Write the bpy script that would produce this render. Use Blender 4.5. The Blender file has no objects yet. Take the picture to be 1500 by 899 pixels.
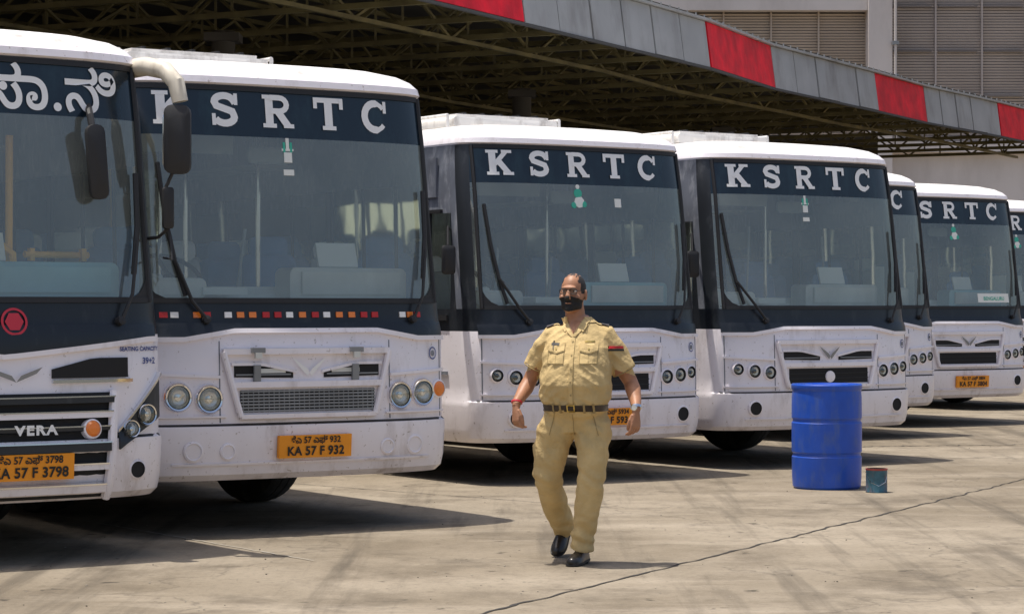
import bpy, math, random
from mathutils import Vector, Matrix, noise
from mathutils.bvhtree import BVHTree
random.seed(7)
scene=bpy.context.scene
# ------------------------------------------------------------------ materials
MATS={}
def newmat(name):
    m=bpy.data.materials.new(name); m.use_nodes=True
    nt=m.node_tree; nt.nodes.clear()
    out=nt.nodes.new('ShaderNodeOutputMaterial')
    MATS[name]=m
    return m,nt,out
def L(nt,a,b): nt.links.new(a,b)
def pbr(name,col,rough=.5,metal=0,var=.0,vscale=3,bump=0,bscale=20,coat=0,dirt=None,dirt_amt=.5,dirt_scale=2.5,spec=.5,dirt_low=None,edge=.5,zs=.35):
    m,nt,out=newmat(name)
    p=nt.nodes.new('ShaderNodeBsdfPrincipled'); L(nt,p.outputs[0],out.inputs[0])
    p.inputs['Roughness'].default_value=rough; p.inputs['Metallic'].default_value=metal
    p.inputs['Coat Weight'].default_value=coat; p.inputs['Specular IOR Level'].default_value=spec
    tc=nt.nodes.new('ShaderNodeTexCoord'); src=tc.outputs['Object']
    oi=nt.nodes.new('ShaderNodeObjectInfo'); sc=nt.nodes.new('ShaderNodeVectorMath'); sc.operation='ADD'
    ml=nt.nodes.new('ShaderNodeMath'); ml.operation='MULTIPLY'; ml.inputs[1].default_value=37; L(nt,oi.outputs['Random'],ml.inputs[0])
    cb=nt.nodes.new('ShaderNodeCombineXYZ'); L(nt,ml.outputs[0],cb.inputs[0]); L(nt,ml.outputs[0],cb.inputs[1])
    L(nt,src,sc.inputs[0]); L(nt,cb.outputs[0],sc.inputs[1]); srcr=sc.outputs[0]
    rgb=nt.nodes.new('ShaderNodeRGB'); rgb.outputs[0].default_value=(*col,1); last=rgb.outputs[0]
    if var>0:
        n=nt.nodes.new('ShaderNodeTexNoise'); n.inputs['Scale'].default_value=vscale; n.inputs['Detail'].default_value=6; L(nt,srcr,n.inputs['Vector'])
        mr=nt.nodes.new('ShaderNodeMapRange'); mr.inputs['From Min'].default_value=.3; mr.inputs['From Max'].default_value=.7
        mr.inputs['To Min'].default_value=1-var; mr.inputs['To Max'].default_value=1+var*.4
        L(nt,n.outputs[0],mr.inputs[0])
        mx=nt.nodes.new('ShaderNodeVectorMath'); mx.operation='SCALE'; L(nt,last,mx.inputs[0]); L(nt,mr.outputs[0],mx.inputs['Scale']); last=mx.outputs[0]
    if dirt:
        mp=nt.nodes.new('ShaderNodeMapping'); mp.inputs['Scale'].default_value=(1,1,zs); L(nt,srcr,mp.inputs[0])
        n=nt.nodes.new('ShaderNodeTexNoise'); n.inputs['Scale'].default_value=dirt_scale; n.inputs['Detail'].default_value=9; n.inputs['Roughness'].default_value=.65; L(nt,mp.outputs[0],n.inputs['Vector'])
        mr=nt.nodes.new('ShaderNodeMapRange'); mr.inputs['From Min'].default_value=edge; mr.inputs['From Max'].default_value=edge+.25; mr.inputs['To Max'].default_value=dirt_amt
        L(nt,n.outputs[0],mr.inputs[0]); fac=mr.outputs[0]
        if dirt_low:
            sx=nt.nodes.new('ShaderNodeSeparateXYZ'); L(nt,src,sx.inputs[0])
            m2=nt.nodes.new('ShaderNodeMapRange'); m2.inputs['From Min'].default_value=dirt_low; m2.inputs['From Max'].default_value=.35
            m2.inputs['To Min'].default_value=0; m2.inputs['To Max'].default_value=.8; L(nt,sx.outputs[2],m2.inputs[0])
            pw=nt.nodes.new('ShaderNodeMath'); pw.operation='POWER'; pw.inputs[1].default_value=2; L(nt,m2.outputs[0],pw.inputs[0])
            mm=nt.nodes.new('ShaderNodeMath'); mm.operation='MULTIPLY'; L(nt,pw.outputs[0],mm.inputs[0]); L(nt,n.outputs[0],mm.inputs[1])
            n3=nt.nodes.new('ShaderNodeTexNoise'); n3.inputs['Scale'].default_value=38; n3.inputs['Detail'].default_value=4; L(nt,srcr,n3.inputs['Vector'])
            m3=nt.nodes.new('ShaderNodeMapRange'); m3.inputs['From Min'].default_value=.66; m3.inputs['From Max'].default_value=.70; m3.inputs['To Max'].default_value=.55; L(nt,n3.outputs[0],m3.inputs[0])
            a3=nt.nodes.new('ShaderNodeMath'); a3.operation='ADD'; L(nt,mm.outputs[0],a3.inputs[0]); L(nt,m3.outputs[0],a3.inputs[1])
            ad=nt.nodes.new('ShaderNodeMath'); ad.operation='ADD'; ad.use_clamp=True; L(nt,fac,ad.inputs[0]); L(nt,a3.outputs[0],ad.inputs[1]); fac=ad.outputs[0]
        mix=nt.nodes.new('ShaderNodeMix'); mix.data_type='RGBA'; L(nt,fac,mix.inputs[0]); L(nt,last,mix.inputs[6]); mix.inputs[7].default_value=(*dirt,1); last=mix.outputs[2]
    L(nt,last,p.inputs['Base Color'])
    if bump>0:
        n=nt.nodes.new('ShaderNodeTexNoise'); n.inputs['Scale'].default_value=bscale; n.inputs['Detail'].default_value=5; L(nt,srcr,n.inputs['Vector'])
        b=nt.nodes.new('ShaderNodeBump'); b.inputs['Strength'].default_value=bump; b.inputs['Distance'].default_value=.02
        L(nt,n.outputs[0],b.inputs['Height']); L(nt,b.outputs[0],p.inputs['Normal'])
    return m
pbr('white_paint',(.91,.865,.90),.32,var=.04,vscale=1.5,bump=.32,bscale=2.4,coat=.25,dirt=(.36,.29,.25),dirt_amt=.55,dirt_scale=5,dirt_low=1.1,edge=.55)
pbr('roof_paint',(.82,.80,.77),.5,var=.08,vscale=3,bump=.15,bscale=4,dirt=(.26,.22,.19),dirt_amt=.8,dirt_scale=6)
pbr('white_letter',(.88,.88,.87),.45)
pbr('side_grey',(.15,.165,.20),.5,var=.3,vscale=4,dirt=(.45,.46,.49),dirt_amt=.8,dirt_scale=9)
pbr('black_body',(.020,.024,.030),.4,var=.2,dirt=(.15,.155,.165),dirt_amt=.5,dirt_scale=8,edge=.56)
pbr('black_front',(.012,.015,.020),.3,var=.2,dirt=(.07,.075,.08),dirt_amt=.5,dirt_scale=8,edge=.55)
pbr('banner',(.008,.018,.030),.2,coat=.1,dirt=(.03,.065,.08),dirt_amt=.6,dirt_scale=4)
pbr('rubber',(.018,.018,.02),.6)
pbr('tyre',(.030,.029,.028),.85,dirt=(.12,.11,.10),dirt_amt=.6,dirt_scale=8)
pbr('rim',(.25,.25,.26),.6,var=.3)
pbr('dark_void',(.012,.012,.013),.8)
pbr('grille_grey',(.28,.29,.30),.45,metal=.4,var=.2)
pbr('chrome',(.75,.76,.78),.12,metal=1)
pbr('reflector',(.62,.62,.6),.25,metal=.9)
pbr('amber',(.85,.22,.02),.3,coat=.5)
pbr('red_plastic',(.5,.02,.02),.35)
pbr('red_logo',(.55,.03,.05),.45)
pbr('plate_yellow',(.92,.33,.012),.45,var=.1,vscale=8)
pbr('ink',(.015,.015,.015),.6)
pbr('blue_ink',(.03,.06,.25),.6)
pbr('interior_pale',(.74,.75,.70),.6,var=.15,dirt=(.35,.34,.31),dirt_amt=.5)
pbr('interior_teal',(.33,.62,.68),.55,var=.15)
pbr('interior_dark',(.24,.265,.26),.7,var=.2)
pbr('ceiling_liner',(.72,.74,.70),.8)
pbr('seat_blue',(.11,.24,.48),.8,var=.3,bump=.2,bscale=15)
pbr('seat_grey',(.42,.44,.43),.8,var=.2)
pbr('paper',(.80,.82,.78),.7)
pbr('green_ink',(.05,.45,.32),.6)
pbr('rail_yellow',(.9,.45,.03),.35)
pbr('cream_arm',(.74,.68,.56),.4,var=.15,dirt=(.2,.15,.1),dirt_amt=.6,dirt_scale=10)
def glassmat(name,tint,refl,dust_haze,dust_haze_col=(.58,.65,.62)):
    m,nt,out=newmat(name)
    tr=nt.nodes.new('ShaderNodeBsdfTransparent'); tr.inputs[0].default_value=(*tint,1)
    gl=nt.nodes.new('ShaderNodeBsdfGlossy'); gl.inputs['Roughness'].default_value=.03; gl.inputs['Color'].default_value=(.93,.98,.93,1)
    df=nt.nodes.new('ShaderNodeBsdfDiffuse'); df.inputs[0].default_value=(*dust_haze_col,1)  # dusty film that also paints a pale haze onto the glass
    fr=nt.nodes.new('ShaderNodeFresnel'); fr.inputs[0].default_value=1.5
    mu=nt.nodes.new('ShaderNodeMath'); mu.operation='MULTIPLY_ADD'; mu.use_clamp=True; mu.inputs[1].default_value=1.2; mu.inputs[2].default_value=refl
    L(nt,fr.outputs[0],mu.inputs[0])
    m1=nt.nodes.new('ShaderNodeMixShader'); L(nt,mu.outputs[0],m1.inputs[0]); L(nt,tr.outputs[0],m1.inputs[1]); L(nt,gl.outputs[0],m1.inputs[2])
    tc=nt.nodes.new('ShaderNodeTexCoord'); oi=nt.nodes.new('ShaderNodeObjectInfo'); va=nt.nodes.new('ShaderNodeVectorMath'); va.operation='MULTIPLY_ADD'
    va.inputs[1].default_value=(1,1,1); L(nt,tc.outputs['Object'],va.inputs[0]); cb=nt.nodes.new('ShaderNodeCombineXYZ'); ml=nt.nodes.new('ShaderNodeMath'); ml.operation='MULTIPLY'; ml.inputs[1].default_value=31
    L(nt,oi.outputs['Random'],ml.inputs[0]); L(nt,ml.outputs[0],cb.inputs[0]); L(nt,cb.outputs[0],va.inputs[2])
    n=nt.nodes.new('ShaderNodeTexNoise'); n.inputs['Scale'].default_value=.9; n.inputs['Detail'].default_value=5; n.inputs['Distortion'].default_value=.3
    L(nt,va.outputs[0],n.inputs['Vector'])
    mr=nt.nodes.new('ShaderNodeMapRange'); mr.inputs['From Min'].default_value=.3; mr.inputs['From Max'].default_value=.72; mr.inputs['To Min'].default_value=dust_haze*.6; mr.inputs['To Max'].default_value=dust_haze*1.6
    L(nt,n.outputs[0],mr.inputs[0])
    m2=nt.nodes.new('ShaderNodeMixShader'); L(nt,mr.outputs[0],m2.inputs[0]); L(nt,m1.outputs[0],m2.inputs[1]); L(nt,df.outputs[0],m2.inputs[2])
    b=nt.nodes.new('ShaderNodeBump'); b.inputs['Strength'].default_value=.12; b.inputs['Distance'].default_value=.02
    n2=nt.nodes.new('ShaderNodeTexNoise'); n2.inputs['Scale'].default_value=1.3; L(nt,va.outputs[0],n2.inputs['Vector']); L(nt,n2.outputs[0],b.inputs['Height']); L(nt,b.outputs[0],gl.inputs['Normal'])
    L(nt,m2.outputs[0],out.inputs[0])
glassmat('windscreen_glass',(.95,1.0,.97),.085,.15)
glassmat('side_glass',(.95,.98,.97),.02,.04)
glassmat('lens_glass',(.95,.95,.95),.06,.03)
# site
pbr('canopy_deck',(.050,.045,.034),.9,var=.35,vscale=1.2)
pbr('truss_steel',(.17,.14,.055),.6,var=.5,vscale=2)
pbr('fascia_grey',(.36,.365,.365),.5,var=.15,vscale=1.5,dirt=(.15,.135,.12),dirt_amt=.7,dirt_scale=1.6)
pbr('fascia_red',(.80,.004,.022),.5,var=.4,vscale=2.5,bump=1.0,bscale=3,spec=.25)
pbr('fascia_joint',(.06,.06,.06),.8)
pbr('dark_backing_wall',(.09,.08,.065),.9,var=.4,vscale=.6)  # dark tone stands for the shade under the canopy; columns share it
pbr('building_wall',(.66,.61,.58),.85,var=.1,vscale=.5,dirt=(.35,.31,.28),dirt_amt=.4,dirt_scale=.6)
pbr('louvre',(.50,.42,.35),.7,var=.12,vscale=.7)
pbr('louvre_grey',(.45,.40,.375),.7,var=.15,vscale=.7)
pbr('louvre_back',(.20,.175,.16),.9)
pbr('barrel_blue',(.014,.085,.50),.38,var=.15,vscale=5,dirt=(.09,.14,.30),dirt_amt=.8,dirt_scale=9,bump=.1,bscale=6)
pbr('tin_red',(.35,.06,.05),.5,var=.3,vscale=20,dirt=(.05,.16,.20),dirt_amt=1,dirt_scale=14)
pbr('tin_teal',(.04,.13,.18),.5,var=.3,vscale=20,dirt=(.3,.08,.06),dirt_amt=.8,dirt_scale=14)
# people
pbr('khaki_cloth',(.57,.425,.205),.85,var=.15,vscale=9,bump=.5,bscale=26,spec=.2)
pbr('khaki_seam',(.33,.25,.12),.85,spec=.2)
pbr('skin',(.40,.195,.110),.5,var=.18,vscale=18,spec=.4)
pbr('skin_light',(.36,.17,.10),.45,spec=.4)
pbr('hair',(.022,.018,.017),.7,var=.4,vscale=60)
pbr('mask_black',(.010,.010,.011),.8,bump=.3,bscale=30)
pbr('belt_brown',(.018,.010,.010),.4)
pbr('shoe_black',(.014,.013,.013),.3,dirt=(.15,.13,.11),dirt_amt=.4,dirt_scale=12)
pbr('brass',(.6,.45,.15),.3,metal=1)
pbr('epaulette_dark',(.06,.05,.05),.7)
def ground_material():
    m,nt,out=newmat('concrete_yard')
    p=nt.nodes.new('ShaderNodeBsdfPrincipled'); L(nt,p.outputs[0],out.inputs[0]); p.inputs['Roughness'].default_value=.88; p.inputs['Specular IOR Level'].default_value=.15
    tc=nt.nodes.new('ShaderNodeTexCoord'); src=tc.outputs['Object']
    def noi(sc,det=6,rough=.55,scale=(1,1,1),rot=0):
        mp=nt.nodes.new('ShaderNodeMapping'); mp.inputs['Scale'].default_value=scale; mp.inputs['Rotation'].default_value=(0,0,rot); L(nt,src,mp.inputs[0])
        n=nt.nodes.new('ShaderNodeTexNoise'); n.inputs['Scale'].default_value=sc; n.inputs['Detail'].default_value=det; n.inputs['Roughness'].default_value=rough; L(nt,mp.outputs[0],n.inputs['Vector']); return n.outputs[0]
    def rng(v,a,b,c,d):
        r=nt.nodes.new('ShaderNodeMapRange'); L(nt,v,r.inputs[0])
        for i,x in zip((1,2,3,4),(a,b,c,d)): r.inputs[i].default_value=x
        return r.outputs[0]
    def mixc(f,a,b):
        x=nt.nodes.new('ShaderNodeMix'); x.data_type='RGBA'; L(nt,f,x.inputs[0])
        if isinstance(a,tuple): x.inputs[6].default_value=(*a,1)
        else: L(nt,a,x.inputs[6])
        if isinstance(b,tuple): x.inputs[7].default_value=(*b,1)
        else: L(nt,b,x.inputs[7])
        return x.outputs[2]
    c=mixc(rng(noi(.35,8,.6),.38,.62,0,1),(.195,.162,.118),(.300,.257,.197))
    c=mixc(rng(noi(1.6,9,.7,(1,.6,1)),.48,.70,0,.8),c,(.120,.098,.072))
    c=mixc(rng(noi(.8,7,.65,(.5,1.6,1)),.52,.68,0,.6),c,(.37,.32,.25))
    c=mixc(rng(noi(22,5,.7),.50,.75,0,.5),c,(.10,.088,.070))
    c=mixc(rng(noi(70,3,.6),.6,.72,0,.45),c,(.40,.36,.29))
    c=mixc(rng(noi(.9,7,.65,(1.2,1.2,1)),.56,.68,0,.55),c,(.085,.070,.053))
    c=mixc(rng(noi(1.5,6,.6,(2.2,.10,1),math.radians(-33)),.54,.68,0,.6),c,(.080,.068,.054))
    c=mixc(rng(noi(5,6,.6),.64,.70,0,.75),c,(.045,.038,.031))
    v=nt.nodes.new('ShaderNodeTexVoronoi'); v.feature='DISTANCE_TO_EDGE'; v.inputs['Scale'].default_value=.27
    mp=nt.nodes.new('ShaderNodeVectorMath'); mp.operation='ADD'; L(nt,src,mp.inputs[0])
    n=nt.nodes.new('ShaderNodeTexNoise'); n.inputs['Scale'].default_value=1.5; n.inputs['Detail'].default_value=8; L(nt,src,n.inputs['Vector']); L(nt,n.outputs[1],mp.inputs[1]); L(nt,mp.outputs[0],v.inputs['Vector'])
    c=mixc(rng(v.outputs[0],0,.005,.4,0),c,(.06,.052,.045))
    L(nt,c,p.inputs['Base Color'])
    b=nt.nodes.new('ShaderNodeBump'); b.inputs['Strength'].default_value=.5; b.inputs['Distance'].default_value=.01; L(nt,noi(30,6,.7),b.inputs['Height']); L(nt,b.outputs[0],p.inputs['Normal'])
ground_material()
pbr('joint_dark',(.04,.036,.032),.95)
pbr('joint_pale',(.33,.30,.25),.95)

# ------------------------------------------------------------------ builder
class B:
    def __init__(s): s.v=[];s.f=[];s.m=[];s.ml=[]
    def mi(s,mat):
        if mat not in s.ml: s.ml.append(mat)
        return s.ml.index(mat)
    def add(s,vs,fs,mat):
        o=len(s.v); s.v+= [tuple(v) for v in vs]
        k=s.mi(mat) if isinstance(mat,str) else None
        for i,f in enumerate(fs):
            s.f.append([o+j for j in f]); s.m.append(k if k is not None else s.mi(mat[i]))
    def box(s,c,d,mat,rot=None):
        c=Vector(c); vs=[]
        for x in(-.5,.5):
            for y in(-.5,.5):
                for z in(-.5,.5):
                    p=Vector((x*d[0],y*d[1],z*d[2]))
                    if rot: p=rot@p
                    vs.append(c+p)
        s.add(vs,[(0,1,3,2),(4,6,7,5),(0,4,5,1),(2,3,7,6),(0,2,6,4),(1,5,7,3)],mat)
    def rbox(s,c,d,mat,r=.03,rot=None,seg=3):
        c=Vector(c); w,dp,h=d; pts=[]
        for cx,cz,a0 in((w/2-r,h/2-r,0),(-w/2+r,h/2-r,90),(-w/2+r,-h/2+r,180),(w/2-r,-h/2+r,270)):
            for k in range(seg+1):
                a=math.radians(a0+90*k/seg); pts.append((cx+r*math.cos(a),cz+r*math.sin(a)))
        n=len(pts); vs=[]; e=min(r*.5,dp*.3)
        for y,sc in((-dp/2,1-2*e/min(w,h)),(-dp/2+e,1),(dp/2-e,1),(dp/2,1-2*e/min(w,h))):
            for x,z in pts:
                p=Vector((x*sc,y,z*sc)); 
                if rot: p=rot@p
                vs.append(c+p)
        fs=[tuple(range(n)),tuple(range(4*n-1,3*n-1,-1))]
        for k in range(3):
            for i in range(n): j=(i+1)%n; fs.append((k*n+i,(k+1)*n+i,(k+1)*n+j,k*n+j))
        s.add(vs,fs,mat)
    def beam(s,p,q,w,h,mat):
        p=Vector(p);q=Vector(q);d=q-p;l=d.length
        if l<1e-6:return
        d.normalize(); up=Vector((0,0,1))
        if abs(d.z)>.95: up=Vector((1,0,0))
        x=d.cross(up).normalized(); z=x.cross(d)
        vs=[]
        for t in(p,q):
            for a,b in((-1,-1),(1,-1),(1,1),(-1,1)): vs.append(t+x*a*w/2+z*b*h/2)
        s.add(vs,[(0,1,2,3),(7,6,5,4),(0,4,5,1),(1,5,6,2),(2,6,7,3),(3,7,4,0)],mat)
    def tube(s,pts,r,mat,n=10,caps=True):
        pts=[Vector(p) for p in pts]; rs=r if isinstance(r,(list,tuple)) else [r]*len(pts)
        vs=[];fs=[]; prev=None
        for i,p in enumerate(pts):
            d=(pts[min(i+1,len(pts)-1)]-pts[max(i-1,0)]).normalized()
            if prev is None:
                a=Vector((0,0,1)) if abs(d.z)<.9 else Vector((1,0,0)); x=d.cross(a).normalized()
            else: x=(prev-d*prev.dot(d)).normalized()
            prev=x; y=d.cross(x)
            for k in range(n):
                a=2*math.pi*k/n; vs.append(p+(x*math.cos(a)+y*math.sin(a))*rs[i])
        for i in range(len(pts)-1):
            for k in range(n): j=(k+1)%n; fs.append((i*n+k,i*n+j,(i+1)*n+j,(i+1)*n+k))
        if caps: fs.append(tuple(range(n-1,-1,-1))); o=(len(pts)-1)*n; fs.append(tuple(range(o,o+n)))
        s.add(vs,fs,mat)
    def rev(s,o,ax,prof,mats,n=24):
        o=Vector(o);ax=Vector(ax).normalized(); a=Vector((0,0,1)) if abs(ax.z)<.9 else Vector((1,0,0))
        x=ax.cross(a).normalized(); y=ax.cross(x); vs=[]
        for r,d in prof:
            for k in range(n):
                t=2*math.pi*k/n; vs.append(o+ax*d+(x*math.cos(t)+y*math.sin(t))*max(r,1e-4))
        fs=[];ms=[]
        for i in range(len(prof)-1):
            for k in range(n):
                j=(k+1)%n; fs.append((i*n+k,i*n+j,(i+1)*n+j,(i+1)*n+k)); ms.append(mats if isinstance(mats,str) else mats[i])
        s.add(vs,fs,ms)
    def ell(s,c,r,mat,nu=20,nv=12,rot=None):
        c=Vector(c); vs=[];fs=[]
        for i in range(nv+1):
            th=math.pi*i/nv
            for k in range(nu):
                a=2*math.pi*k/nu; p=Vector((r[0]*math.sin(th)*math.cos(a),r[1]*math.sin(th)*math.sin(a),r[2]*math.cos(th)))
                if rot: p=rot@p
                vs.append(c+p)
        for i in range(nv):
            for k in range(nu): j=(k+1)%nu; fs.append((i*nu+k,(i+1)*nu+k,(i+1)*nu+j,i*nu+j))
        s.add(vs,fs,mat)
    def mesh(s,name,smooth=True,ang=35):
        me=bpy.data.meshes.new(name); me.from_pydata(s.v,[],s.f); me.update()
        for m in s.ml: me.materials.append(MATS[m])
        me.polygons.foreach_set('material_index',s.m)
        if smooth:
            me.polygons.foreach_set('use_smooth',[True]*len(s.f))
            try: me.set_sharp_from_angle(angle=math.radians(ang))
            except Exception as e: print('sharp',e)
        return me
def obj(name,me,parent=None,loc=None):
    o=bpy.data.objects.new(name,me); scene.collection.objects.link(o)
    if parent: o.parent=parent
    if loc: o.location=loc
    return o
def empty(name,loc=(0,0,0),rz=0,scale=(1,1,1)):
    o=bpy.data.objects.new(name,None); scene.collection.objects.link(o); o.location=loc; o.rotation_euler=(0,0,rz); o.scale=scale; o.empty_display_size=.3
    return o
def text_geo(body,size,bold=.0,space=1.0):
    cu=bpy.data.curves.new('txt','FONT'); cu.body=body; cu.size=size; cu.offset=bold; cu.align_x='CENTER'; cu.align_y='CENTER'; cu.space_character=space; cu.resolution_u=6
    o=bpy.data.objects.new('txt',cu); scene.collection.objects.link(o); bpy.context.view_layer.update()
    me=bpy.data.meshes.new_from_object(o.evaluated_get(bpy.context.evaluated_depsgraph_get()))
    vs=[(v.co.x,v.co.y) for v in me.vertices]; fs=[tuple(p.vertices) for p in me.polygons]
    bpy.data.objects.remove(o); bpy.data.curves.remove(cu); bpy.data.meshes.remove(me)
    return vs,fs

# ------------------------------------------------------------------ bus
PROF=[(.38,.07,1.21),(.42,.03,1.235),(.50,.012,1.245),(.70,.0,1.25),(.745,.004,1.25),(.76,.035,1.245),(.90,.04,1.25),(1.05,.045,1.25),(1.38,.055,1.25),(1.42,.075,1.248),(1.50,.09,1.246),(1.58,.10,1.245),(1.72,.12,1.242),
      (2.05,.165,1.236),(2.45,.215,1.228),(2.72,.25,1.222),(2.9,.277,1.21),(3.07,.30,1.195),(3.085,.275,1.20),(3.13,.285,1.19),(3.18,.34,1.16),(3.225,.43,1.10),(3.265,.58,.98),(3.29,.80,.78),(3.305,1.1,.5),(3.312,1.45,.2),(3.313,1.7,.01)]
NEXP=3.0; DEP=.40; LEN=11.0
def prof(h):
    if h<=PROF[0][0]: return PROF[0][1:]
    for a,b in zip(PROF,PROF[1:]):
        if h<=b[0]:
            t=(h-a[0])/(b[0]-a[0]); return (a[1]+(b[1]-a[1])*t,a[2]+(b[2]-a[2])*t)
    return PROF[-1][1:]
def raw(x,h):
    s,W=prof(h); q=min(abs(x)/W,.998)
    return Vector((x,s+DEP*(1-(1-q**NEXP)**(1/NEXP)),h))
def nrm(x,h):
    e=.01
    a=raw(x+e,h)-raw(x-e,h); b=raw(x,h+.06)-raw(x,h-.06); n=a.cross(b).normalized()
    return n if n.y<0 or abs(n.y)<.2 else -n
def surf(x,h,off=0): return raw(x,h)+nrm(x,h)*off
def strip(b,x0,x1,f0,f1,off,th,mat,nx=8,nh=1):
    F0=f0 if callable(f0) else (lambda x:f0); F1=f1 if callable(f1) else (lambda x:f1)
    vs=[];fs=[];N=nx+1
    for j in range(nh+1):
        for i in range(N):
            x=x0+(x1-x0)*i/nx; h=F0(x)+(F1(x)-F0(x))*j/nh; vs.append(surf(x,h,off+th))
    M=len(vs)
    for j in range(nh+1):
        for i in range(N):
            x=x0+(x1-x0)*i/nx; h=F0(x)+(F1(x)-F0(x))*j/nh; vs.append(surf(x,h,off-.004))
    for j in range(nh):
        for i in range(nx): a=j*N+i; fs.append((a,a+1,a+N+1,a+N))
    for i in range(nx):
        fs.append((i,M+i,M+i+1,i+1)); a=nh*N+i; fs.append((a,a+1,M+a+1,M+a))
    for j in range(nh):
        a=j*N; fs.append((a,a+N,M+a+N,M+a)); a=j*N+nx; fs.append((a,M+a,M+a+N,a+N))
    b.add(vs,fs,mat)
def poly(b,pts,off,mat):
    b.add([surf(x,h,off) for x,h in pts],[tuple(range(len(pts)))],mat)
def stroke(b,pts,w,off,mat,x0,h0,sc):
    P=[Vector(p) for p in pts]; Lf=[];Rt=[]
    for i,p in enumerate(P):
        d1=(P[i]-P[i-1]).normalized() if i>0 else (P[1]-P[0]).normalized()
        d2=(P[i+1]-P[i]).normalized() if i<len(P)-1 else d1
        t=(d1+d2).normalized(); n=Vector((-t.y,t.x)); k=1/max(.5,t.dot(d1)); ww=(w[i] if isinstance(w,list) else w)*1.15
        Lf.append(p+n*ww/2*k); Rt.append(p-n*ww/2*k)
    vs=[surf(x0+q.x*sc*1.05,h0+q.y*sc,off) for q in Lf]+[surf(x0+q.x*sc*1.05,h0+q.y*sc,off) for q in Rt]; n=len(P)
    b.add(vs,[(i+n,i+1+n,i+1,i) for i in range(n-1)],mat)
def arc(cx,cy,rx,ry,a0,a1,n=12): return [(cx+rx*math.cos(math.radians(a0+(a1-a0)*i/n)),cy+ry*math.sin(math.radians(a0+(a1-a0)*i/n))) for i in range(n+1)]
SERIF=.11
LET={
'K':[([(.22,0),(.22,1)],.22),([(.0,.055),(.44,.055)],SERIF),([(.0,.945),(.44,.945)],SERIF),([(.30,.42),(.74,.95)],.15),([(.42,.58),(.80,.06)],.20),([(.56,.945),(.96,.945)],SERIF),([(.58,.055),(1.0,.055)],SERIF)],
'S':[([(.78,.70)]+arc(.44,.72,.30,.20,20,180,9)+[(.20,.60),(.44,.52),(.68,.44)]+arc(.44,.27,.30,.20,20,-160,9),.19),([(.80,1.0),(.80,.64)],.10),([(.10,.0),(.10,.36)],.10)],
'R':[([(.22,0),(.22,1)],.22),([(.0,.055),(.44,.055)],SERIF),([(.0,.945),(.3,.945)],SERIF),([(.25,.93),(.5,.93)]+arc(.55,.72,.24,.21,90,-90,8)+[(.25,.51)],.15),([(.48,.52),(.80,.06)],.20),([(.66,.055),(1.0,.055)],SERIF)],
'T':[([(.5,0),(.5,.98)],.23),([(.0,.93),(1.0,.93)],.14),([(.06,1.0),(.06,.66)],.11),([(.94,1.0),(.94,.66)],.11),([(.27,.055),(.73,.055)],SERIF)],
'C':[(arc(.54,.5,.38,.42,38,322,18),[.13]*3+[.2]*13+[.13]*3),([(.90,1.0),(.90,.62)],.10)]}
def word(b,txt,xs,h0,sc,mat,off=.006):
    for ch,x in zip(txt,xs):
        for k,(pts,w) in enumerate(LET[ch]): stroke(b,pts,w,off+.0012*k,mat,x-.5*sc,h0,sc)
def flat_text(b,body,size,x,h,off,mat,bold=0,space=1.0):
    vs,fs=text_geo(body,size,bold,space)
    b.add([surf(x+a,h+c,off) for a,c in vs],fs,mat)
def lamp(b,x,h,r,kind,off=0):
    n=nrm(x,h); c=surf(x,h,0)+n*off; n=(n*0.45+Vector((0,-1,0))*.55).normalized()
    if kind=='head':
        b.rev(c,n,[(r*1.3,-.05),(r*1.28,.02),(r*1.15,.034),(r*1.02,.03),(r*.98,.02)],['white_paint' if off==0 else 'black_body','chrome','chrome','rubber'])
        b.rev(c,n,[(r*.98,.02),(r*.75,.006),(r*.35,.004),(0,.004)],'reflector')
        b.rev(c,n,[(r*.3,.004),(r*.28,.018),(0,.02)],'chrome',12)
        b.rev(c,n,[(r,.026),(r*.8,.036),(r*.4,.044),(0,.046)],'lens_glass')
    elif kind=='amber':
        b.rev(c,n,[(r*1.25,-.05),(r*1.2,.02),(r*1.0,.026)],'white_paint'); b.rev(c,n,[(r*1.0,.024),(r*.7,.04),(0,.046)],'amber')
    elif kind=='small':
        b.rev(c,n,[(r*1.35,-.05),(r*1.3,.012),(r*1.1,.022),(r*1.0,.010)],['white_paint','white_paint','rubber'])
        b.rev(c,n,[(r,.010),(r*.8,.008),(r*.5,.006),(0,.006)],['dark_void','reflector','reflector']); b.rev(c,n,[(r*.9,.010),(r*.5,.026),(0,.032)],'lens_glass')
        b.rev(c,n,[(r*.40,.008),(r*.3,.018),(0,.02)],'dark_void',12)
    elif kind=='hole':
        b.rev(c,n,[(r*1.3,-.05),(r*1.28,.008),(r*1.05,.015),(r,.006)],['white_paint','white_paint','rubber']); b.rev(c,n,[(r,.007),(0,.007)],'dark_void')
    elif kind=='blank':
        b.rev(c,n,[(r*1.3,-.05),(r*1.28,.008),(r*1.05,.014),(r*.9,.006),(0,.006)],'white_paint')
WY=2.62; AR0,AR1=2.05,3.19
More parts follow.
